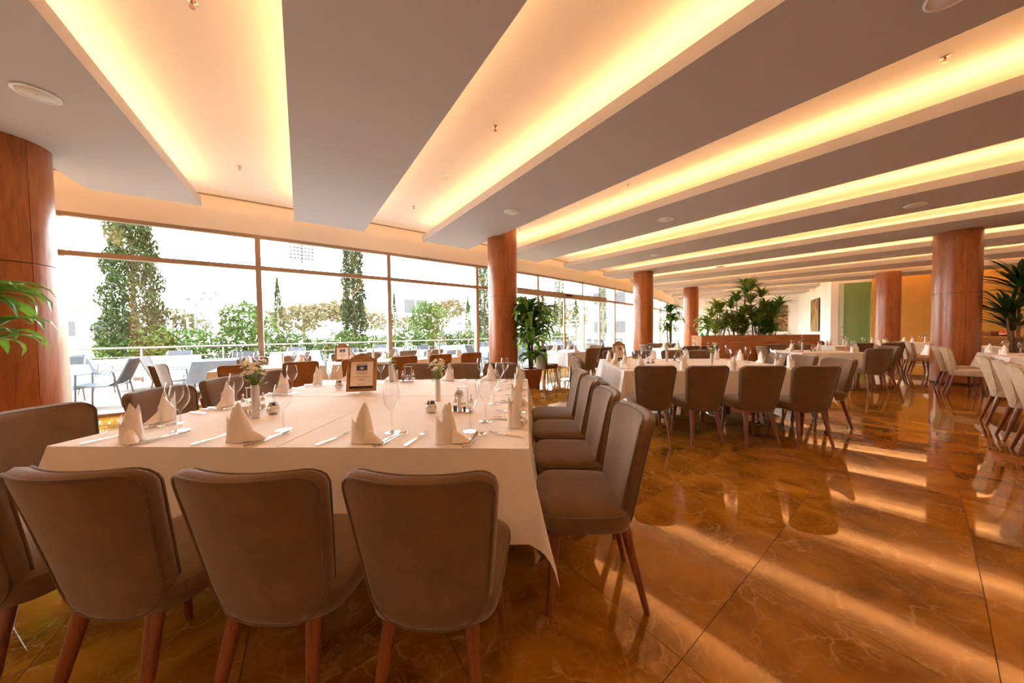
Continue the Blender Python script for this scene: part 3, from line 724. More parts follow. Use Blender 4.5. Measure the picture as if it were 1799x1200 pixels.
# ------------------------------------------------------------------ second table and the others inside
def group_table(name, ox, oy, rz, w, d, near=(), right=(), far=(), left=(), drop=.33, sett='napkin', place='', full=False, off=.27, legs=1):
    ca, sa = math.cos(rz), math.sin(rz)
    L = lambda a, b: (ox + a * ca - b * sa, oy + a * sa + b * ca)
    D = lambda a, b: (a * ca - b * sa, a * sa + b * ca)
    for k in range(legs):
        x, y = L(w * k / legs, 0); table_thing(x, y, rz, w / legs, d, 'pedestal table under the white cloth of the %s%s' % (name, ', part %s from the left' % ORD[k] if legs > 1 else ''))
    cloth_thing(ox, oy, rz, w, d, drop, 'white cloth covering the %s' % name)
    for side, lst, pos, dr, nm, srz in (('near', near, lambda t: (t, -off + .04), (0, 1), 'near', 0), ('right', right, lambda t: (w + off, t), (-1, 0), 'right', PI / 2), ('far', far, lambda t: (t, d + off), (0, -1), 'far', PI), ('left', left, lambda t: (-off, t), (1, 0), 'left', -PI / 2)):
        for i, t in enumerate(lst):
            x, y = L(*pos(t)); fx, fy = D(*dr)
            order = '%s from %s' % (ORD[i], 'left' if side in ('near', 'far') else 'camera')
            chair(x, y, fx, fy, 'taupe chair, %s side of the %s, %s' % (nm, name, order), 'chairs of the ' + name, .06)
            q = {'near': (t, 0), 'right': (w, t), 'far': (t, d), 'left': (0, t)}[side]
            x, y = L(*q); setting(x, y, rz + srz, 'at %s side of the %s, %s' % (nm, name, order), .757, full, grp=name)
    return L
L2 = group_table('second table', 1.22, 3.93, -.06, 2.25, 1.75, (.22, .74, 1.30, 1.82), (.38, .92, 1.42), (.35, .9, 1.45, 1.95), (.35, .85, 1.35), full=True, legs=2)
for k, (a, b, n) in enumerate(((.95, 1.2, 14), (1.35, .65, 16))):
    x, y = L2(a, b); vase(x, y, ('left' if k == 0 else 'right') + ' bud vase of white flowers on the second table', .757, n, .17, 10 + k)
x, y = L2(.25, 1.3); table_sign(x, y, .35, 'wooden table sign at the left of the second table', .757, -.2)
x, y = L2(.6, .9); cruet(x, y, .3, 'cruet stand on the second table near its sign', None, .757); x, y = L2(1.05, .95); sugar_pot(x, y, 'steel sugar pot between the vases of the second table', .757)
x, y = L2(1.15, 1.3); cruet(x, y, -.3, 'cruet stand behind the right vase of the second table', None, .757)
L4 = group_table('planter table', 5.75, 6.75, -.14, 1.25, 1.05, (.95,), (.3,), (.4, .95), (.45,), full=False)
x, y = L4(.35, .55); vase(x, y, 'bud vase with white carnation on the table before the planter', .757, 7, .2, 21, spread=.035)
x, y = L4(.52, .5); cruet(x, y, .2, 'cruet stand beside the carnation vase', None, .757)
L6 = group_table('square left table', 3.75, 8.25, .1, .95, .95, (.25, .7), (), (.3, .7), (.45,))
x, y = L6(.5, .5); vase(x, y, 'bud vase on the square left table', .757, 10, .18, 22)
L5 = group_table('terrace door table', .98, 7.45, .68, 1.15, .9, (.35, .85), (.45,), (.35, .9), (.45,))
x, y = L5(.5, .45); vase(x, y, 'bud vase on the terrace door table', .757, 10, .18, 23)
L7 = group_table('far green door table', 8.6, 9.05, -.2, 1.2, .95, (.3, .9), (.45,), (.4,), (.45,))
x, y = L7(.5, .5); vase(x, y, 'bud vase on the far table near the green door', .757, 8, .18, 24)
# window-side tables behind the front table
def polar_table(name, Ra, Rb, a0, a1, inner, outer, ends=(), drop=.33):
    w = 2 * (Ra + Rb) / 2 * math.sin(math.radians(a1 - a0) / 2); am = (a0 + a1) / 2
    p = P(Rb, a0); q = P(Rb, a1); rz = math.atan2(q.y - p.y, q.x - p.x); w = (q - p).length; d = Rb - Ra
    table_thing(p.x, p.y, rz, w, d, 'pedestal table under the white cloth of the ' + name)
    cloth_thing(p.x, p.y, rz, w, d, drop, 'white cloth covering the ' + name)
    for i, a in enumerate(inner):
        c = P(Rb + .27, a); t = math.radians(a); chair(c.x, c.y, -math.sin(t), math.cos(t), 'camel brown chair, room side of the %s, %s from left' % (name, ORD[i]), 'chairs of the ' + name, .06, 'camel')
        s = P(Rb, a); setting(s.x, s.y, t, 'at room side of the %s, %s from left' % (name, ORD[i]), .757, False, grp=name)
    for i, a in enumerate(outer):
        c = P(Ra - .27, a); t = math.radians(a); chair(c.x, c.y, math.sin(t), -math.cos(t), 'taupe chair, window side of the %s, %s from left' % (name, ORD[i]), 'chairs of the ' + name, .06)
        s = P(Ra, a); setting(s.x, s.y, t + PI, 'at window side of the %s, %s from left' % (name, ORD[i]), .757, False, grp=name)
    return am
polar_table('left window table', 57.85, 58.58, 35.95, 37.3, (36.35, 37.0), (36.3, 36.95))
polar_table('middle window table', 57.85, 58.58, 37.42, 38.65, (37.7, 38.42), (37.7, 38.35))
polar_table('right window table', 57.85, 58.58, 38.78, 39.95, (39.05, 39.68), (39.05, 39.65))
c = P(58.25, 35.62); t = math.radians(35.6); chair(c.x, c.y, math.cos(t), math.sin(t), 'taupe chair at the left end of the left window table', 'chairs of the left window table')
c = P(58.2, 37.6); table_sign(c.x, c.y, .45, 'distant wooden sign frame on the middle window table', .757, -.15)
for k, (a, n) in enumerate(((36.75, 14), (38.1, 10), (39.4, 12))):
    c = P(58.2, a); vase(c.x, c.y, ('left', 'middle', 'right')[k] + ' window table bud vase of white flowers', .757, n, .2, 30 + k)
# row of beige fabric chairs along the aisle at the right
def aisle(name, a0, a1, seats, sets=True):
    p = P(66.6, a0); q = P(66.6, a1); rz = math.atan2(q.y - p.y, q.x - p.x); w = (q - p).length
    table_thing(p.x, p.y, rz, w, 1.05, 'pedestal table under the white cloth of the ' + name); cloth_thing(p.x, p.y, rz, w, 1.05, .33, 'white cloth covering the ' + name, fold=.4)
    for i, a in enumerate(seats):
        c = P(65.28, a); t = math.radians(a); chair(c.x, c.y, math.sin(t), -math.cos(t), 'beige chair beside the %s, %s from camera' % (name, ORD[i]), 'chairs of the ' + name, .03, 'beige')
        s = P(65.55, a); setting(s.x, s.y, t + PI, 'on the %s, %s from camera' % (name, ORD[i]), .757, False, grp=name)
    c = P(66.0, (a0 + a1) / 2); vase(c.x, c.y, 'bud vase of white flowers on the ' + name, .757, 10, .2, int(a0 * 10))
aisle('nearest aisle table', 41.8, 43.85, (42.15, 42.72, 43.48)); aisle('aisle table before the column', 45.2, 46.7, (45.85, 46.5))
aisle('aisle table beyond the column', 48.75, 50.2, (49.05, 49.7)); aisle('farthest aisle table', 51.4, 52.9, (51.7, 52.5))

# ------------------------------------------------------------------ indoor plants
def strap_leaf(seed, droop, n=7, wid=.055):
    rnd = random.Random(seed); m = MB(); pts = []
    p = Vector((0, 0, 0)); ang = rnd.uniform(.9, 1.15)
    for i in range(n + 1):
        t = i / n; w = wid * (math.sin(PI * min(1, .12 + t * .88)) ** .7) if t < 1 else .001
        pts.append((p.copy(), w)); a = ang - droop * t * t * 1.6 - droop * .3 * t; p = p + Vector((math.cos(a), 0, math.sin(a))) / n
    vs = []
    for (q, w) in pts: vs += [(q.x, -w, q.z + w * .35), (q.x, 0, q.z), (q.x, w, q.z + w * .35)]
    fs = []
    for i in range(n): fs += [(3 * i, 3 * i + 1, 3 * i + 4, 3 * i + 3), (3 * i + 1, 3 * i + 2, 3 * i + 5, 3 * i + 4)]
    m.add(vs, fs); me = m.mesh('leaf', None); me.shade_smooth(); return me
def leafset(mat_, droop, n=3, wid=.055):
    l = []
    for k in range(n):
        me = strap_leaf(k, droop, wid=wid); me.materials.append(mat_); l.append(me)
    return l
LV_D = leafset(M['leaf'], 1.5, wid=.085); LV_P = leafset(M['leaf'], .9, wid=.07); LV_R = leafset(M['leafd'], .55, wid=.035); LV_Y = leafset(M['leafy'], .9, wid=.07)
def pot(o, r0, r1, h, m, square=False):
    if square:
        mb = MB(); mb.loft([[(-r, -r, z), (r, -r, z), (r, r, z), (-r, r, z)] for (r, z) in ((r0, 0), (r1, h), (r1 * .9, h), (r1 * .88, h - .04))]); mb.build('pot', m, o)
    else:
        me = MB().lathe([(r0, 0), (r1, h), (r1 * .92, h), (r1 * .9, h - .05)], 24).mesh('pot', m); autosmooth(me, 50); link('pot', me, o)
    MB().lathe([(r1 * .8, h - .05), (r1 * .5, h - .03)], 14).build('soil', M['soil'], o)
def rosette(o, c, n, ln, leaves, rnd, spread=1.0, up=0.0):
    for k in range(n):
        lf = link('leaf', rnd.choice(leaves), o)
        lf.location = (c[0], c[1], c[2] + rnd.uniform(-.05, .05) * ln)
        lf.rotation_euler = (rnd.uniform(-.35, .35), -up + rnd.uniform(-.1, .65) * spread - .25, k * 2.4 + rnd.uniform(-.3, .3))
        s = ln * rnd.uniform(.75, 1.12); lf.scale = (s, s, s)
def joined_rosettes(o, cs, n, ln, leaves, rnd, mat_, tilt=.12):
    mb = MB()
    for c in cs:
        for k in range(n):
            me = rnd.choice(leaves); s = ln * rnd.uniform(.75, 1.1)
            mt = Matrix.Translation(c) @ Matrix.Rotation(k * 2.4 + rnd.uniform(-.3, .3), 4, 'Z') @ Matrix.Rotation(rnd.uniform(-.45, .55) - .15 + tilt, 4, 'Y') @ Matrix.Scale(s, 4)
            mb.add([mt @ v.co for v in me.vertices], [tuple(p.vertices) for p in me.polygons])
    me = mb.mesh('foliage', mat_); me.shade_smooth(); return link('foliage', me, o)
def dracaena(loc, label, tiers, leaves, pr, ph, scale=1.0, square=True, n=16, seed=1, joined=False, tilt=-.22):
    rnd = random.Random(seed); o = empty('potted_plant', loc, .3); tag(o, label, 'potted plant', 'tall potted plants'); o.scale = (scale,) * 3
    pot(o, pr * .72, pr, ph, M['terracotta'], square)
    for i, (x, y, z, ln, nn) in enumerate(tiers):
        MB().tube([(x * .3, y * .3, ph - .05), (x * .7, y * .7, (z + ph) / 2), (x, y, z)], [.03, .025, .016], 8).build('cane', M['bark'], o, True)
        if joined: joined_rosettes(o, [Vector((x, y, z))], nn, ln, leaves, rnd, leaves[0].materials[0], -tilt)
        else: rosette(o, (x, y, z), nn, ln, leaves, rnd, 1.0, tilt)
    return o
dracaena((.09, 7.16, 0), 'tall drooping dracaena in a brown pot beside the round column', [(-.05, 0, 1.72, .74, 34), (.03, -.06, 1.55, .78, 36), (-.08, -.05, 1.36, .76, 36), (.02, -.10, 1.17, .72, 36), (-.05, -.04, .98, .66, 36), (.03, -.08, .64, .50, 40)], LV_D, .21, .42, 1.0, True, seed=3)
pp = P(58.75, 35.1); dracaena((-4.72, 2.28, 0), 'drooping green plant cut by the left edge of the picture', [(0.05, 0, 1.50, .72, 40), (.08, .1, 1.2, .55, 24)], LV_D, .24, .45, 1.0, True, seed=5)
dracaena((4.85, 10.75, 0), 'tall potted plant between the second and third window-side columns', [(0, 0, 1.85, .52, 40), (.1, .05, 1.55, .55, 40), (-.1, 0, 1.25, .5, 40), (0, -.1, .62, .4, 36)], LV_D, .24, .42, 1.0, True, seed=7, joined=True)
dracaena((7.3, 12.9, 0), 'potted plant behind the left end of the wooden planter', [(0, 0, 1.5, .65, 46), (.1, .05, 1.25, .6, 40)], LV_D, .24, .45, 1.0, True, seed=9, joined=True)
dracaena((10.2, 6.93, 0), 'dark spiky yucca at the right edge of the picture', [(0, 0, 2.3, .75, 40), (.12, -.1, 1.95, .85, 46), (-.15, .1, 1.6, .85, 46), (.1, .1, 1.25, .8, 40)], LV_R, .28, .45, .94, False, seed=11, tilt=-.15)
# planter box with palms
A_, B_ = Vector((4.86, 8.86, 0)), Vector((7.74, 8.56, 0)); rzp = math.atan2(B_.y - A_.y, B_.x - A_.x); wl = (B_ - A_).length
px = empty('planter_box', A_, rzp); tag(px, 'long wooden planter box full of palms in the middle of the room', 'planter')
for k in range(3): MB().box((wl * (k + .5) / 3, .01, .55), (wl / 3 - .004, .02, 1.10)).build('panel', M['boxw'], px)
MB().box((.01, .36, .55), (.02, .66, 1.10)).build('panel', M['boxw'], px); MB().box((wl - .01, .36, .55), (.02, .66, 1.10)).build('panel', M['boxw'], px); MB().box((wl / 2, .70, .55), (wl - .04, .02, 1.10)).build('panel', M['boxw'], px)
MB().box((wl / 2, .36, 1.0), (wl - .05, .64, .04)).build('soil', M['soil'], px)
MB().box((wl - .35, .36, 1.105), (.7, .68, .01)).build('ledge', M['white'], px)
ca, sa = math.cos(rzp), math.sin(rzp); rnd = random.Random(4)
def PB(a, b, z): return Vector((A_.x + a * ca - b * sa, A_.y + a * sa + b * ca, z))
for i, (a, b, h, l) in enumerate(((.62, .35, 1.95, 'leftmost bushy palm in the wooden planter'), (1.15, .4, 2.55, 'tallest palm in the middle of the wooden planter'), (1.55, .3, 2.45, 'second tallest palm in the planter, right of its tallest one'), (1.95, .38, 2.0, 'rightmost bushy palm in the wooden planter'), (.95, .25, 1.75, 'low palm at the front left of the planter'), (1.6, .2, 1.7, 'low palm at the front right of the planter'))):
    o = empty('palm', PB(a, b, 1.02)); tag(o, l, 'palm', 'palms in the wooden planter')
    cs = []
    for q in range(7):
        x, y = rnd.uniform(-.27, .27), rnd.uniform(-.14, .14); z = (h - 1.02) * (1 - q * .125) - .12
        cs.append(Vector((x, y, z))); MB().tube([(x * .5, y * .5, 0), (x, y, z)], [.014, .009], 6).build('cane', M['bark'], o)
    for c in cs: joined_rosettes(o, [c], 30, .44, LV_P if i % 2 else LV_Y, rnd, M['leaf'] if i % 2 else M['leafy'])
for i in range(3):
    o = empty('green_bottle', PB(.12 + i * .07, .3 + .1 * (i % 2), 1.02)); tag(o, 'small green bottle at the left end of the planter, %s from left' % ORD[i], 'bottle', 'green bottles on the planter')
    MB().lathe([(.03, 0), (.032, .1), (.012, .14), (.012, .175)], 12).build('body', M['green'], o, True); MB().lathe([(.014, .175), (.014, .195)], 10).build('cap', M['white'], o)
for i in range(14):
    o = empty('flowering_plant', PB(.25 + i * .155, .1 + .05 * (i % 2), 1.02)); tag(o, 'small flowering plant at the planter edge, number %s from the left' % ['one', 'two', 'three', 'four', 'five', 'six', 'seven', 'eight', 'nine', 'ten', 'eleven', 'twelve', 'thirteen', 'fourteen'][i], 'flower', 'pink flowers in the planter')
    a_, b_ = MB(), MB(); lf = MB()
    for q in range(5):
        c = Vector((rnd.uniform(-.06, .06), rnd.uniform(-.05, .05), rnd.uniform(.08, .14))); flower_head(a_, b_, c, (0, -.5, 1), .022); lf.tube([(0, 0, 0), c], .002, 4)
    a_.build('flowers', M['pink'] if i % 3 else M['petal'], o); b_.build('flower_centers', M['yolk'], o); lf.build('stems', M['leaf'], o)

# ------------------------------------------------------------------ pictures, buffet
def picture(name, mid, nrm, w, h, zc, label, seed, tone):
    m, nt, b = newmat('picture_' + name)
    v = coords(nt, (3, 3, 7) if tone == 0 else (10, 10, .8)); f = noise(nt, v, 1.6 if tone == 0 else 1.0, 5, 1.5)
    nt.links.new(ramp(nt, f, [(.40, (.03, .014, .006)), (.5, (.16, .07, .015)), (.58, (.55, .32, .08)), (.7, (.80, .62, .34))]), b.inputs['Base Color']); b.inputs['Roughness'].default_value = .5
    rz = math.atan2(nrm.y, nrm.x) + PI / 2
    o = empty('picture', (mid.x, mid.y, zc), rz); tag(o, label, 'picture', 'brown pictures on the far walls')
    MB().box((0, .02, 0), (w, .03, h)).build('canvas', m, o); 
    for (x, z, a, c) in ((0, h / 2, w, .012), (0, -h / 2, w, .012), (-w / 2, 0, .012, h), (w / 2, 0, .012, h)): MB().box((x, .018, z), (a, .04, c)).build('frame_edge', M['black'], o)
t = math.radians(A_END); picture('blossom', P(62.9, A_END - .06), Vector((math.cos(t), math.sin(t), 0)) * -1, 1.5, 1.75, 2.0, 'dark picture of golden blossom on the end wall behind the palms', 1, 0)
t = math.radians(58.3); picture('trees', P(64.12, 58.2), Vector((-math.sin(t), math.cos(t), 0)), 1.75, 1.75, 2.0, 'picture of pale tree trunks on the white inner wall', 2, 1)
bc = P(68.0, 53.6); bt = math.radians(53.6)
buf = empty('buffet_counter', bc, bt); tag(buf, 'dark wood buffet counter at the far right behind the yucca', 'counter')
MB().box((0, 0, .45), (3.2, .8, .9)).build('body', M['counter'], buf); MB().box((0, 0, .92), (3.3, .9, .04)).build('worktop', M['boxw'], buf); MB().box((.9, -.1, 1.02), (1.0, .4, .16)).build('upper_shelf', M['counter'], buf)
for i in range(3):
    o = empty('basket_of_fruit', bc + Vector((.4 * i - .2, .3 * i - .2, .94))); tag(o, 'bowl of red fruit on the buffet counter, %s from the left' % ORD[i], 'bowl', 'fruit bowls on the buffet')
    MB().lathe([(.08, 0), (.16, .10), (.15, .10)], 16).build('bowl', M['brass'], o, True)
    for q in range(6): MB().lathe([(.01, -.045), (.04, -.02), (.045, 0), (.04, .02), (.01, .045)], 8, (.07 * math.cos(q), .07 * math.sin(q), .12)).build('fruit', M['red'], o, True)

# ------------------------------------------------------------------ terrace and garden
terr = struct(MB().prism(arcpts(51.0, 20, 70, 24) + arcpts(R_GLASS - .05, 70, 20, 24), -.14, -.01).build('ground', M['terr']))
terr['label'] = 'pale stone terrace outside the window wall'
lawn = struct(MB().prism([(-240, -40), (60, -40), (240, 60), (240, 260), (-240, 260)], -.4, -.16).build('ground_lawn', M['grass'])) if False else struct(MB().prism(arcpts(3, 0, 359, 24)[:-1], -.4, -.16).build('lawn', M['grass']))
for v in lawn.data.vertices:
    c = v.co; d = Vector((c.x - CX, c.y - CY)); d.normalize(); rr_ = 51.02; 
    c.x, c.y = CX + d.x * rr_, CY + d.y * rr_
# railing of the terrace
RR = 51.6
posts = [31.0 + 1.9 * i for i in range(14)]
for i in range(len(posts) - 1):
    o = empty('railing_section', P(RR, posts[i])); o.location = (0, 0, 0); tag(o, 'glass terrace railing with wooden handrail, section %s from the left' % ['one', 'two', 'three', 'four', 'five', 'six', 'seven', 'eight', 'nine', 'ten', 'eleven', 'twelve', 'thirteen'][i], 'railing', 'terrace railing sections')
    a, b = P(RR, posts[i]), P(RR, posts[i + 1]); U = Vector((0, 0, 1))
    MB().tube([a + U * .95, b + U * .95], .03, 8).build('handrail', M['rail'], o, True); MB().tube([a + U * .70, b + U * .70], .014, 6).build('rail', M['rail'], o, True)
    MB().tube([a, a + U * .95], .022, 6).build('post', M['rail'], o, True)
    d = (b - a); n_ = Vector((-d.y, d.x, 0)).normalized() * .004; q0, q1 = a + d * .02, b - d * .02
    MB().prism([q0 - n_, q1 - n_, q1 + n_, q0 + n_], .08, .66).build('pane', M['pane'], o)
def foliage_mesh(rnd, n, sampler, size, mat_, up=.3):
    m = MB()
    for k in range(n):
        c = sampler(); d = Vector((rnd.gauss(0, 1), rnd.gauss(0, 1), rnd.gauss(0, 1) + up)).normalized() * size * rnd.uniform(.6, 1.3)
        s = d.cross(Vector((rnd.gauss(0, 1), rnd.gauss(0, 1), rnd.gauss(0, 1)))).normalized() * d.length * .38
        m.add([c - d * .5, c + s * .5, c + d * .5, c - s * .5], [(0, 1, 2, 3)])
    return m.mesh('foliage', mat_)
def cypress(loc, h, r, label, seed, size=.16, n=2600, shape=0):
    rnd = random.Random(seed); o = empty('cypress', loc); tag(o, label, 'cypress', 'cypress trees beyond the terrace')
    MB().tube([(0, 0, -.2), (0, 0, h * .8)], [.09, .02], 7).build('trunk', M['bark'], o)
    def smp():
        t = rnd.random() ** .85; prof = (min(1, t * 6 + .35)) * (1 - t) ** (.55 if shape == 0 else .9); a = rnd.uniform(0, 2 * PI); q = r * prof * (.55 + .45 * rnd.random()) * (1 + .18 * math.sin(7 * t * 6 + a * 3))
        return Vector((q * math.cos(a), q * math.sin(a), .15 + t * h))
    link('foliage', foliage_mesh(rnd, n, smp, size, M['cyp'], 1.5), o); return o
def bush(loc, rx, ry, h, label, seed, mat_, n=1500, size=.13, trunk=0, cat='shrub', group='garden shrubs', name='shrub'):
    rnd = random.Random(seed); o = empty(name, loc); tag(o, label, cat, group)
    if trunk: MB().tube([(0, 0, -.2), (.03, .02, trunk)], [.05, .03], 6).build('trunk', M['bark'], o)
    else: MB().tube([(0, 0, -.2), (.02, .02, h * .5)], [.04, .02], 6).build('stem', M['bark'], o)
    def smp():
        while True:
            p = Vector((rnd.uniform(-1, 1), rnd.uniform(-1, 1), rnd.uniform(-1, 1)))
            if p.length < 1 and p.length > .35: break
        w = 1 + .25 * math.sin(p.x * 6 + seed) * math.cos(p.y * 5)
        return Vector((p.x * rx * w, p.y * ry * w, trunk + (h - trunk) * (p.z * .5 + .5)))
    link('foliage', foliage_mesh(rnd, n, smp, size, mat_, .3), o); return o
def ray(u, v=600.0): 
    r_ = Rm @ Vector(((u - 899.5) / F, -(v - 600) / F, -1)); return r_
def at_px(u, R):      # ground point of a plan bearing where it crosses radius R
    d = ray(u); d.z = 0; d.normalize(); lo, hi = 3.0, 120.0
    best = min((abs((Vector((d.x * t - CX, d.y * t - CY))).length - R), t) for t in [3 + .05 * k for k in range(1200)])[1]
    return Vector((d.x * best, d.y * best, 0))
for i, (u, R, h, r_, n) in enumerate(((238, 50.2, 6.8, .80, 20000), (623, 50.3, 9.5, .52, 20000), (852, 50.3, 9.5, .5, 14000), (983, 50.3, 10, .55, 9000), (1058, 50.3, 10, .6, 7000), (1084, 50.2, 10, .6, 7000), (1102, 50.3, 10.5, .6, 6000))):
    cypress(at_px(u, R), h, r_, 'tall cypress beyond the terrace railing, %s from the left' % (ORD + ['seventh'])[i], 50 + i, .125, n)
for i, (u, d, h, r_) in enumerate(((490, 21, 5.2, .5), (694, 24, 4.9, .5), (823, 26, 5.2, .5), (922, 26, 5, .6), (1012, 27, 5, .6))):
    dd = ray(u); dd.z = 0; dd.normalize(); cypress(dd * d, h * .62 + 1.0, r_, 'small distant cypress, %s from the left' % ORD[i], 70 + i, .16, 1100, 1)
rnd = random.Random(3)
for i in range(26):
    a = 32.0 + i * 0.95; c = P(50.4 + .2 * (i % 3), a); h = 1.35 + .5 * rnd.random() if i < 6 else 1.15 + .45 * rnd.random()
    bush(c, .72, .6, h, 'leafy garden shrub behind the terrace railing, %s' % ('number %s from the left' % ['one', 'two', 'three', 'four', 'five', 'six', 'seven', 'eight', 'nine', 'ten', 'eleven', 'twelve', 'thirteen', 'fourteen', 'fifteen', 'sixteen', 'seventeen', 'eighteen', 'nineteen', 'twenty', 'twenty one', 'twenty two', 'twenty three', 'twenty four', 'twenty five', 'twenty six'][i]), 100 + i, M['hedge'], 1500 if i < 14 else 800, .15)
bush(at_px(432, 49.8), .75, .7, 2.5, 'young round tree behind the second window mullion', 201, M['hedge'], 1500, .17, 1.1, 'tree', 'young trees', 'tree')
bush(at_px(755, 49.8), .95, .8, 2.9, 'bright green young tree left of the round column', 202, M['hedge'], 1900, .19, 1.0, 'tree', 'young trees', 'tree')
def far(u, d): r_ = ray(u); r_.z = 0; r_.normalize(); return r_ * d
for i, (u, d, rx, h, tr) in enumerate(((300, 70, 6, 5.5, 1), (520, 62, 5, 6, 1.5), (560, 66, 6, 7.2, 3.5), (600, 66, 5, 7.8, 3.5), (655, 70, 5, 6, 2), (790, 62, 4.2, 8.0, 4.2), (735, 80, 6, 6, 2), (880, 70, 6, 7, 2), (945, 60, 6, 7, 2), (1000, 60, 6, 7, 2))):
    bush(far(u, d), rx, 3, h, 'hazy far pine crown on the skyline, %s from the left' % (ORD + ['seventh', 'eighth', 'ninth', 'tenth'])[i], 300 + i, M['pine'], 900, .9, tr, 'tree', 'far pine trees', 'pine_tree')
# stadium mast, lamp posts, scoreboard, fence posts, far buildings
def mast(u, d, h, label, rows, cols, wdt, hgt):
    o = empty('floodlight_mast', far(u, d), math.atan2(ray(u).y, ray(u).x) - PI / 2); tag(o, label, 'floodlight', 'floodlight masts')
    MB().tube([(0, 0, -.3), (0, 0, h)], [.3, .18], 8).build('pole', M['mastm'], o); fr = MB()
    for k in range(rows): fr.box((0, -.2, h - hgt + hgt * k / (rows - 1)), (wdt, .08, .12))
    fr.box((0, -.25, h - hgt - .5), (wdt * 1.15, .7, .08)); fr.build('gantry', M['mastm'], o)
    for k in range(rows):
        for q in range(cols): MB().lathe([(.28, 0), (.28, .2)], 8, (-wdt / 2 + wdt * (q + .5) / cols, -.4, h - hgt + hgt * k / (rows - 1) + .05)).build('lamp', M['outgrey'], o)
mast(535, 75, 19.8, 'tall stadium floodlight mast with a grid of lamps', 6, 7, 4.2, 3.4)
for i, (u, d, h) in enumerate(((345, 60, 6.0), (371, 60, 6.9))):
    o = empty('lamp_post', far(u, d)); tag(o, ('left' if i == 0 else 'right') + ' twin-headed lamp post outside the first window', 'lamp post', 'lamp posts')
    MB().tube([(0, 0, -.3), (0, 0, h)], .13, 6).build('pole', M['mastm'], o)
    for s in (-1, 1): MB().tube([(0, 0, h - .6), (s * .5, 0, h - .2), (s * 1.0, 0, h + .3)], .08, 5).build('arm', M['mastm'], o); MB().box((s * 1.0, 0, h + .35), (.5, .3, .25)).build('lamp_head', M['outgrey'], o)
sb = empty('scoreboard', far(732, 60), math.atan2(ray(732).y, ray(732).x) - PI / 2); tag(sb, 'two-faced scoreboard on a pole above the far trees', 'scoreboard')
MB().tube([(0, 0, -.3), (0, 0, 4.8)], .5, 8).build('pole', M['building'], sb)
for s, x in ((.35, -1.2), (-.5, 1.15)):
    bx = MB().box((x, 0, 6.3), (2.3, .6, 2.8), s).build('cabinet', M['alul'], sb); MB().box((x + math.sin(s) * .32, -math.cos(s) * .32, 6.3), (2.0, .05, 2.5), s).build('screen', M['outgrey'], bx)
for i, (u, d) in enumerate(((331, 34), (517, 36), (590, 38), (650, 40))):
    tag(MB().tube([(0, 0, 0), (0, 0, 3.0)], .06, 6).build('fence_post', M['green']), 'green fence post outside, %s from the left' % ORD[i], 'post', 'green fence posts').location = far(u, d) + Vector((0, 0, -.3))
def building(u, d, w, h, dp, label, nwin, rows, hb=0.0):
    o = empty('building', far(u, d), math.atan2(ray(u).y, ray(u).x) - PI / 2); tag(o, label, 'building', 'far buildings')
    MB().box((0, dp / 2, h / 2 - .2), (w, dp, h + .4)).build('wall', M['building'], o)
    for r_ in range(rows):
        for k in range(nwin):
            x = -w / 2 + w * (k + .5) / nwin; z = h * (r_ + .55) / rows
            wn = MB().box((x, -.02, z), (w / nwin * .55, .06, h / rows * .5)).build('window', M['outframe'], o); MB().box((x, -.06, z), (w / nwin * .45, .03, h / rows * .4)).build('pane', M['outgrey'], wn)
    MB().box((0, dp / 2, h + .1), (w + .4, dp + .4, .2)).build('roof', M['outframe'], o)
building(150, 62, 14, 4.2, 6, 'low white stadium hall at the far left outside', 6, 1); building(1090, 36, 7, 9.5, 8, 'pale building seen through the windows beyond the terrace door', 3, 3)
building(850, 110, 20, 6, 10, 'low far building behind the round column', 6, 2)

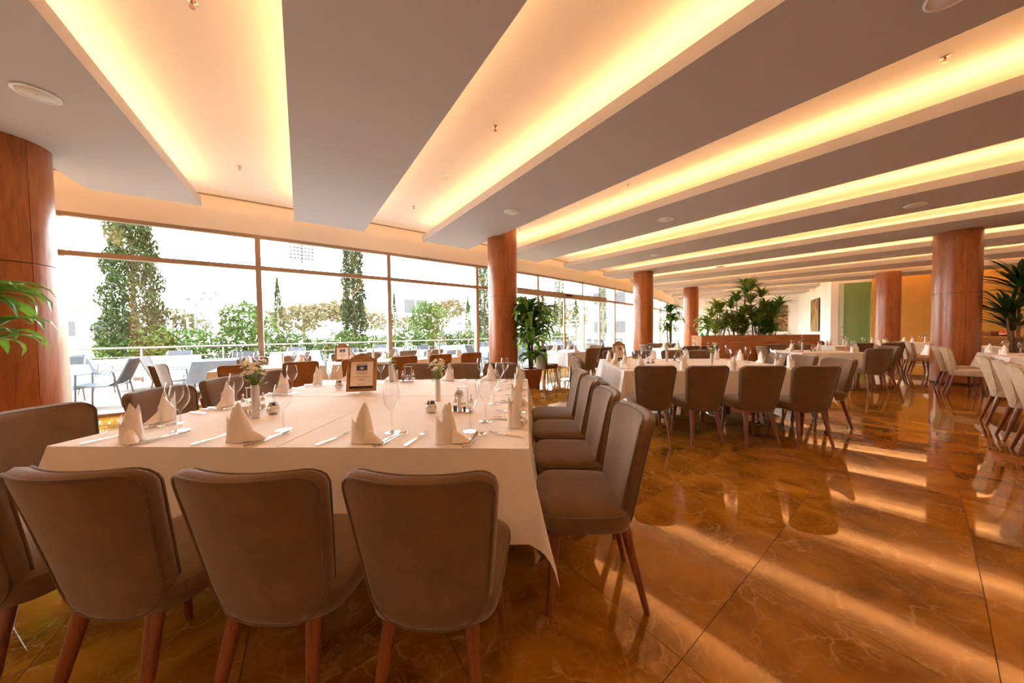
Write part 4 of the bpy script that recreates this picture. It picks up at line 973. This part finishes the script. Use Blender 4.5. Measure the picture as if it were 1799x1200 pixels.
# outdoor tables and sling chairs
def sling_chair():
    o = empty('sling_chair')
    path = [(0, .26, .43), (0, .1, .41), (0, -.12, .40), (0, -.22, .46), (0, -.30, .62), (0, -.40, .88)]
    m = MB()
    m.loft([[(-.23, y, z), (.23, y, z), (.23, y - .012, z - .016), (-.23, y - .012, z - .016)] for (_, y, z) in path]); me = m.mesh('sling', M['outgrey']); autosmooth(me, 50); link('sling', me, o)
    for s in (-1, 1):
        x = s * .25; MB().tube([(x, .24, 0), (x, .22, .62), (x, -.20, .64), (x, -.30, 0)], .014, 6).build('arm_frame', M['outframe'], o)
        MB().tube([(x, .23, .40), (x, -.22, .39), (x * .95, -.40, .88)], .012, 6).build('side_rail', M['outframe'], o)
    for y in (.2, -.2): MB().tube([(-.25, y, .38), (.25, y, .38)], .01, 5).build('crossbar', M['outframe'], o)
    return Proto(o)
SC = sling_chair()
outs = [(55.75, 32.95), (55.6, 35.75), (55.5, 38.2), (55.5, 40.5), (55.5, 43.0), (55.5, 45.6), (55.6, 48.2), (55.6, 50.8), (53.4, 33.9), (53.3, 36.8), (53.3, 39.6), (53.3, 42.4), (53.3, 45.2), (53.3, 48.0)]
NUM = ['one', 'two', 'three', 'four', 'five', 'six', 'seven', 'eight', 'nine', 'ten', 'eleven', 'twelve', 'thirteen', 'fourteen']
for i, (R, a) in enumerate(outs):
    row = 'terrace table by the glass' if i < 8 else 'terrace table by the railing'; k = i if i < 8 else i - 8
    t = math.radians(a); p = P(R + .42, a - .55); w = 1.15
    nm = '%s, number %s from left' % (row, NUM[k])
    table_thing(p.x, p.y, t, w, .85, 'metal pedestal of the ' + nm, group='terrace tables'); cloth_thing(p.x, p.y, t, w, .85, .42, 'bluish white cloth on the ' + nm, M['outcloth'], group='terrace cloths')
    for q, (dx, dy, fx, fy, sd_) in enumerate(((w + .35, .45, -1, 0, 'right'), (-.35, .42, 1, 0, 'left'), (.55, 1.2, 0, -1, 'garden side'))):
        if i < 8 and q == 1 and k == 0: continue
        ct, st_ = math.cos(t), math.sin(t)
        SC.at((p.x + dx * ct - dy * st_, p.y + dx * st_ + dy * ct, -.01), face(fx * ct - fy * st_, fx * st_ + fy * ct) + random.uniform(-.15, .15), 'grey sling chair, %s of %s' % (sd_, nm), 'outdoor chair', 'grey terrace chairs')
